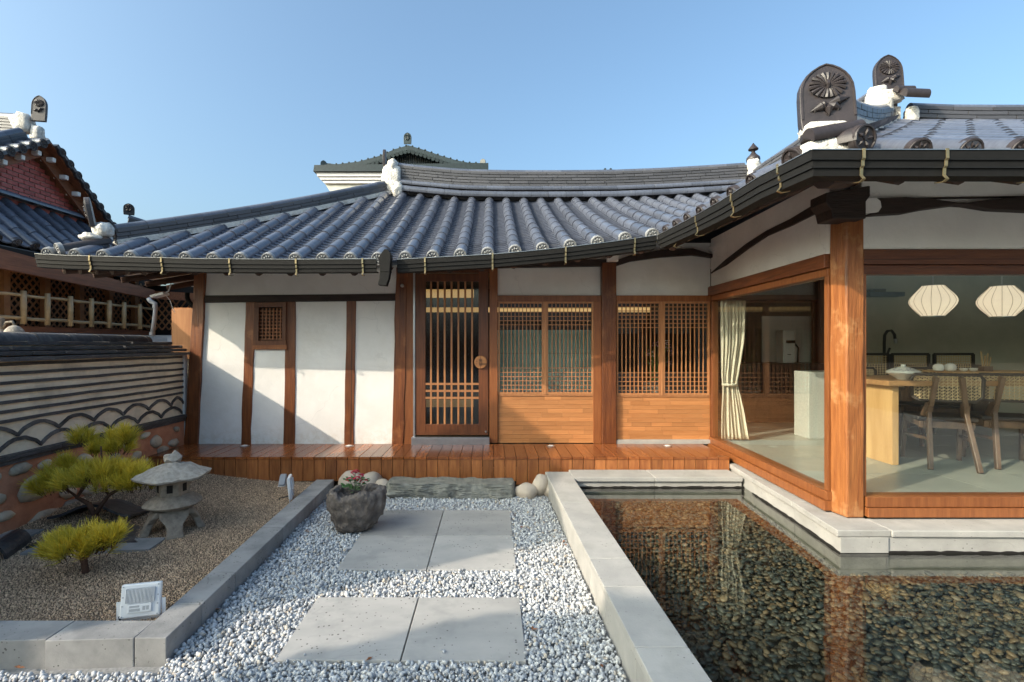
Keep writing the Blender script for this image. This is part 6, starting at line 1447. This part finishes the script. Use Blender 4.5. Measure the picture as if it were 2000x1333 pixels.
# lamps
def lamp(label, c):
    t = thing('pendant_lamp', label, 'lamp', c, 'ribbed white pendant lamps'); C0 = Vector(c)
    prof = [(.096, .160), (.104, .145), (.130, .115), (.160, .080), (.187, .045), (.202, .012), (.204, -.012), (.194, -.042), (.170, -.078), (.142, -.110), (.116, -.138), (.100, -.160)]
    prof = [(r_ * .90, z * .92) for r_, z in prof]; n = 16; b = MB(); m = n * 4; v = []
    for (r_, z) in prof:
        for k in range(m): a = 2 * PI * k / m; q = r_ * (1 - .045 * math.sin(PI * ((k % 4) / 4)) ** 1); v.append(C0 + Vector((q * math.cos(a), q * math.sin(a), z)))
    f = [(i * m + k, i * m + (k + 1) % m, (i + 1) * m + (k + 1) % m, (i + 1) * m + k) for i in range(len(prof) - 1) for k in range(m)]
    b.add(v, f); b.build('lamp_shade', m_shade, t, smooth='all')
    for k in range(n): a = 2 * PI * k / n; b = MB(); b.tube([C0 + Vector(((r_ + .001) * math.cos(a), (r_ + .001) * math.sin(a), z)) for r_, z in prof], .0018, 4); b.build('shade_rib', m_rib, t)
    b = MB(); b.lathe([(.088, 0), (.088, .008)], C0 + Vector((0, 0, .144)), 24); b.build('top_ring', m_steel, t, smooth=True); b = MB(); b.lathe([(.092, 0), (.092, .008)], C0 + Vector((0, 0, -.155)), 24); b.build('bottom_ring', m_steel, t, smooth=True)
    b = MB(); b.tube([C0 + Vector((0, 0, .15)), (C0.x, C0.y, 2.62)], .005, 6); b.build('cord', m_white, t)
m_rib = M('lamp_rib', (.50, .38, .28), rough=.8)
lamp('ribbed white pendant lamp nearer the corner post', tuple(at(1822, 588, 4.9))); lamp('ribbed white pendant lamp nearer the right edge of the window', tuple(at(1957, 589, 4.9)))
# things on the table
p = at(1764, 738, 4.85); p.z = 1.1615
t = thing('porcelain_bowl', 'wide squat white porcelain vase with blue brushwork and a small neck on the table', 'vase', tuple(p))
b = MB(); b.lathe([(.05, 0), (.055, .008), (.10, .035), (.135, .062), (.128, .080), (.08, .105), (.035, .118), (.020, .122), (.020, .138), (.024, .141)], p, 32); b.build('vase_body', m_ceram, t, smooth=True)
rr = random.Random(8); b = MB()
for k in range(46):
    a = rr.uniform(PI * .95, PI * 2.05); q = rr.uniform(0, 1); r_ = lerp(.126, .06, q) + .003; z = lerp(.083, .112, q) + .001; c = p + Vector((r_ * math.cos(a), r_ * math.sin(a), z)); s_ = rr.uniform(.004, .010); ta = Vector((-math.sin(a), math.cos(a), 0)); ra = Vector((-math.cos(a), -math.sin(a), .45)).normalized()
    b.add([c - ta * s_, c - ra * s_ * .6, c + ta * s_, c + ra * s_ * .6], [(0, 1, 2, 3)])
b.build('blue_brushwork', m_blue, t)
ty = thing('tea_tray', 'low wooden rack tray with slatted sides on the table', 'tray', tuple(at(1890, 740, 5.15)))
tz = 1.1615; x0, x1 = at(1830, 0, 5.15).x, at(2010, 0, 5.15).x
b = MB(); b.box(x0, x1, 4.98, 5.32, tz + .048, tz + .062); b.build('board', m_oak, ty, bev=.002)
for k in range(22): x = lerp(x0 + .02, x1 - .04, k / 21); b = MB(); b.bar((x, 5.0, tz + .001), (x + (.03 if 10 < k < 20 else 0), 5.0, tz + .047), .010, .008, up=(0, 1, 0)); b.build('slat', m_walnut, ty)
for (px, r_, zz, lb) in ((1833, .048, 0, 'round white tea jar at the left on the wooden tray'), (1856, .050, 0, 'round white tea jar second on the wooden tray')):
    q = at(px, 0, 5.1); q.z = tz + .063; b = MB(); b.lathe([(r_ * .5, 0), (r_ * .85, r_ * .2), (r_, r_ * .7), (r_ * .9, r_ * 1.2), (r_ * .55, r_ * 1.5), (r_ * .1, r_ * 1.6)], q, 24); tag(b.build('tea_jar', m_ceram, smooth=True), lb, 'jar', 'white tea jars')
for (px, lb) in ((1882, 'small white tea cup right of the two jars'), (1901, 'small white tea cup nearest the bamboo tools')):
    q = at(px, 0, 5.1); q.z = tz + .063; b = MB(); b.lathe([(.018, 0), (.032, .012), (.037, .032), (.034, .032), (.028, .014), (.004, .008)], q, 20); tag(b.build('tea_cup', m_ceram, smooth=True), lb, 'cup', 'small white tea cups')
q = at(1925, 0, 5.1); q.z = tz + .063; bt_ = thing('bamboo_tool_set', 'upright bamboo tea tools in a square stand on the tray', 'tea tools', tuple(q))
b = MB(); b.box(q.x - .045, q.x + .045, q.y - .03, q.y + .03, q.z, q.z + .05); b.build('stand', m_walnut, bt_)
for (dx, h, tl) in ((-.03, .17, -.15), (-.01, .13, .05), (.015, .15, .1), (.035, .11, .2)): b = MB(); b.bar((q.x + dx, q.y, q.z + .0505), (q.x + dx + tl * .1, q.y, q.z + h + .03), .012, .006, up=(0, 1, 0)); b.build('tool', m_bamboo, bt_)
fa = thing('kitchen_faucet', 'dark gooseneck kitchen faucet behind the vase', 'faucet', tuple(at(1728, 712, 7.0)))
P = [at(1727, 712, 7.0), at(1727, 670, 7.0), at(1728, 655, 7.0), at(1733, 647, 7.0), at(1741, 646, 7.0), at(1747, 654, 7.0), at(1749, 668, 7.0)]; b = MB(); b.tube(P, .018, 8); b.build('spout', m_black, fa, smooth='all')
b = MB(); b.tube([at(1749, 662, 7.0), at(1750, 671, 7.0)], .026, 8); b.build('spray_head', m_steel, fa, smooth=True); b = MB(); b.tube([at(1730, 700, 7.0), at(1738, 680, 7.0)], .014, 6); b.build('lever', m_black, fa, smooth=True)
b = MB(); q = at(1727, 712, 7.0); b.box(q.x - .5, q.x + 1.3, 6.85, 7.4, .381, q.z); tag(b.build('sink_counter', m_kitch, bev=.004), 'dark sink counter under the gooseneck faucet', 'counter')
ws = thing('wall_shelf', 'dark blue-grey shelf fixed high on the clay wall left of the lamps', 'shelf', tuple(at(1715, 576, 7.6)))
p0, p1 = at(1690, 580, 7.6), at(1757, 572, 7.6); b = MB(); b.box(p0.x, p1.x, 7.5, 7.698, p0.z, p1.z); b.build('shelf_board', m_slate, ws) if 'm_slate' in globals() else b.build('shelf_board', m_kitch, ws)
p0, p1 = at(1700, 572, 7.6), at(1722, 566, 7.6); b = MB(); b.box(p0.x, p1.x, 7.52, 7.68, p0.z + .002, p1.z); b.build('box', m_kitch, ws)
# room behind the lattice windows: teal screen, vase with flowers, warm cove strips
ts = thing('teal_screen', 'pale teal fabric screen inside behind the left latticed window', 'screen', (.6, 6.9, .4))
p0, p1 = at(965, 765, 6.58), at(1162, 645, 6.58)
for (za, zb) in ((p0.z, 1.375), (1.38, p1.z)): b = MB(); b.box(p0.x, p1.x, 6.58, 6.61, za, zb); b.build('fabric_panel', m_teal, ts)
b = MB(); b.box(p0.x, p1.x, 6.56, 6.7, .36, p0.z - .01); b.build('base_box', m_kitch, ts)
fv = thing('flower_vase', 'grey streaked round pot with tall green stems and pale flowers inside the right latticed window', 'vase', tuple(at(1278, 780, 6.45)))
q = at(1277, 768, 6.45); b = MB(); b.lathe([(.08, -.05), (.13, 0), (.145, .05), (.13, .11), (.10, .15), (.08, .155)], q, 24); b.build('pot', m_streak if 'm_streak' in globals() else m_ceram, fv, smooth=True)
b = MB(); b.box(q.x - .25, q.x + .25, q.y - .15, q.y + .2, .361, q.z - .051); tag(b.build('plant_stand', m_kitch), 'dark stand under the streaked flower pot', 'stand')
rr = random.Random(4)
for k in range(30):
    a = rr.uniform(0, 6.28); h = rr.uniform(.2, .55); e = q + Vector((math.cos(a) * .05 + rr.uniform(-.14, .18), math.sin(a) * .1, .15 + h)); b = MB(); b.tube([q + Vector((math.cos(a) * .03, math.sin(a) * .03, .14)), lerp(q, e, .6) + Vector((0, 0, .1)), e], [.004, .003, .002], 4); b.build('stem', m_leaf2, fv) if 'm_leaf2' in globals() else b.build('stem', m_leaf, fv)
    if k % 3 == 0:
        b = MB()
        for j in range(14): c = e + Vector((rr.uniform(-.03, .03), rr.uniform(-.03, .03), rr.uniform(-.04, .03))); s_ = .010; b.add([c + Vector((s_, 0, 0)), c + Vector((0, s_, 0)), c + Vector((-s_, 0, 0)), c + Vector((0, 0, s_))], [(0, 1, 3), (1, 2, 3), (0, 3, 2), (0, 2, 1)])
        b.build('flower_head', m_pinkf if k % 2 else m_ceram, fv)
m_glow = emitmat('warm_cove_light', (1.0, .62, .25), .30)
cl = thing('cove_light', 'warm lit strip along the ceiling seen through the door and left window', 'light', (0, 9.5, 2.1))
b = MB(); b.box(-3.0, 3.0, 9.6, 9.64, 2.10, 2.19); b.build('light_strip', m_glow, cl)
cl = thing('cove_light', 'broader warm lit strip high behind the entrance door', 'light', (-.6, 8.0, 2.2))
b = MB(); b.box(-1.4, -.28, 8.0, 8.04, 2.23, 2.36); b.build('light_strip', m_glow, cl); b = MB(); b.box(-1.4, -.28, 8.0, 8.04, .50, .62); b.build('lower_light_strip', emitmat('dim_cove_light', (1.0, .62, .25), .08), cl)
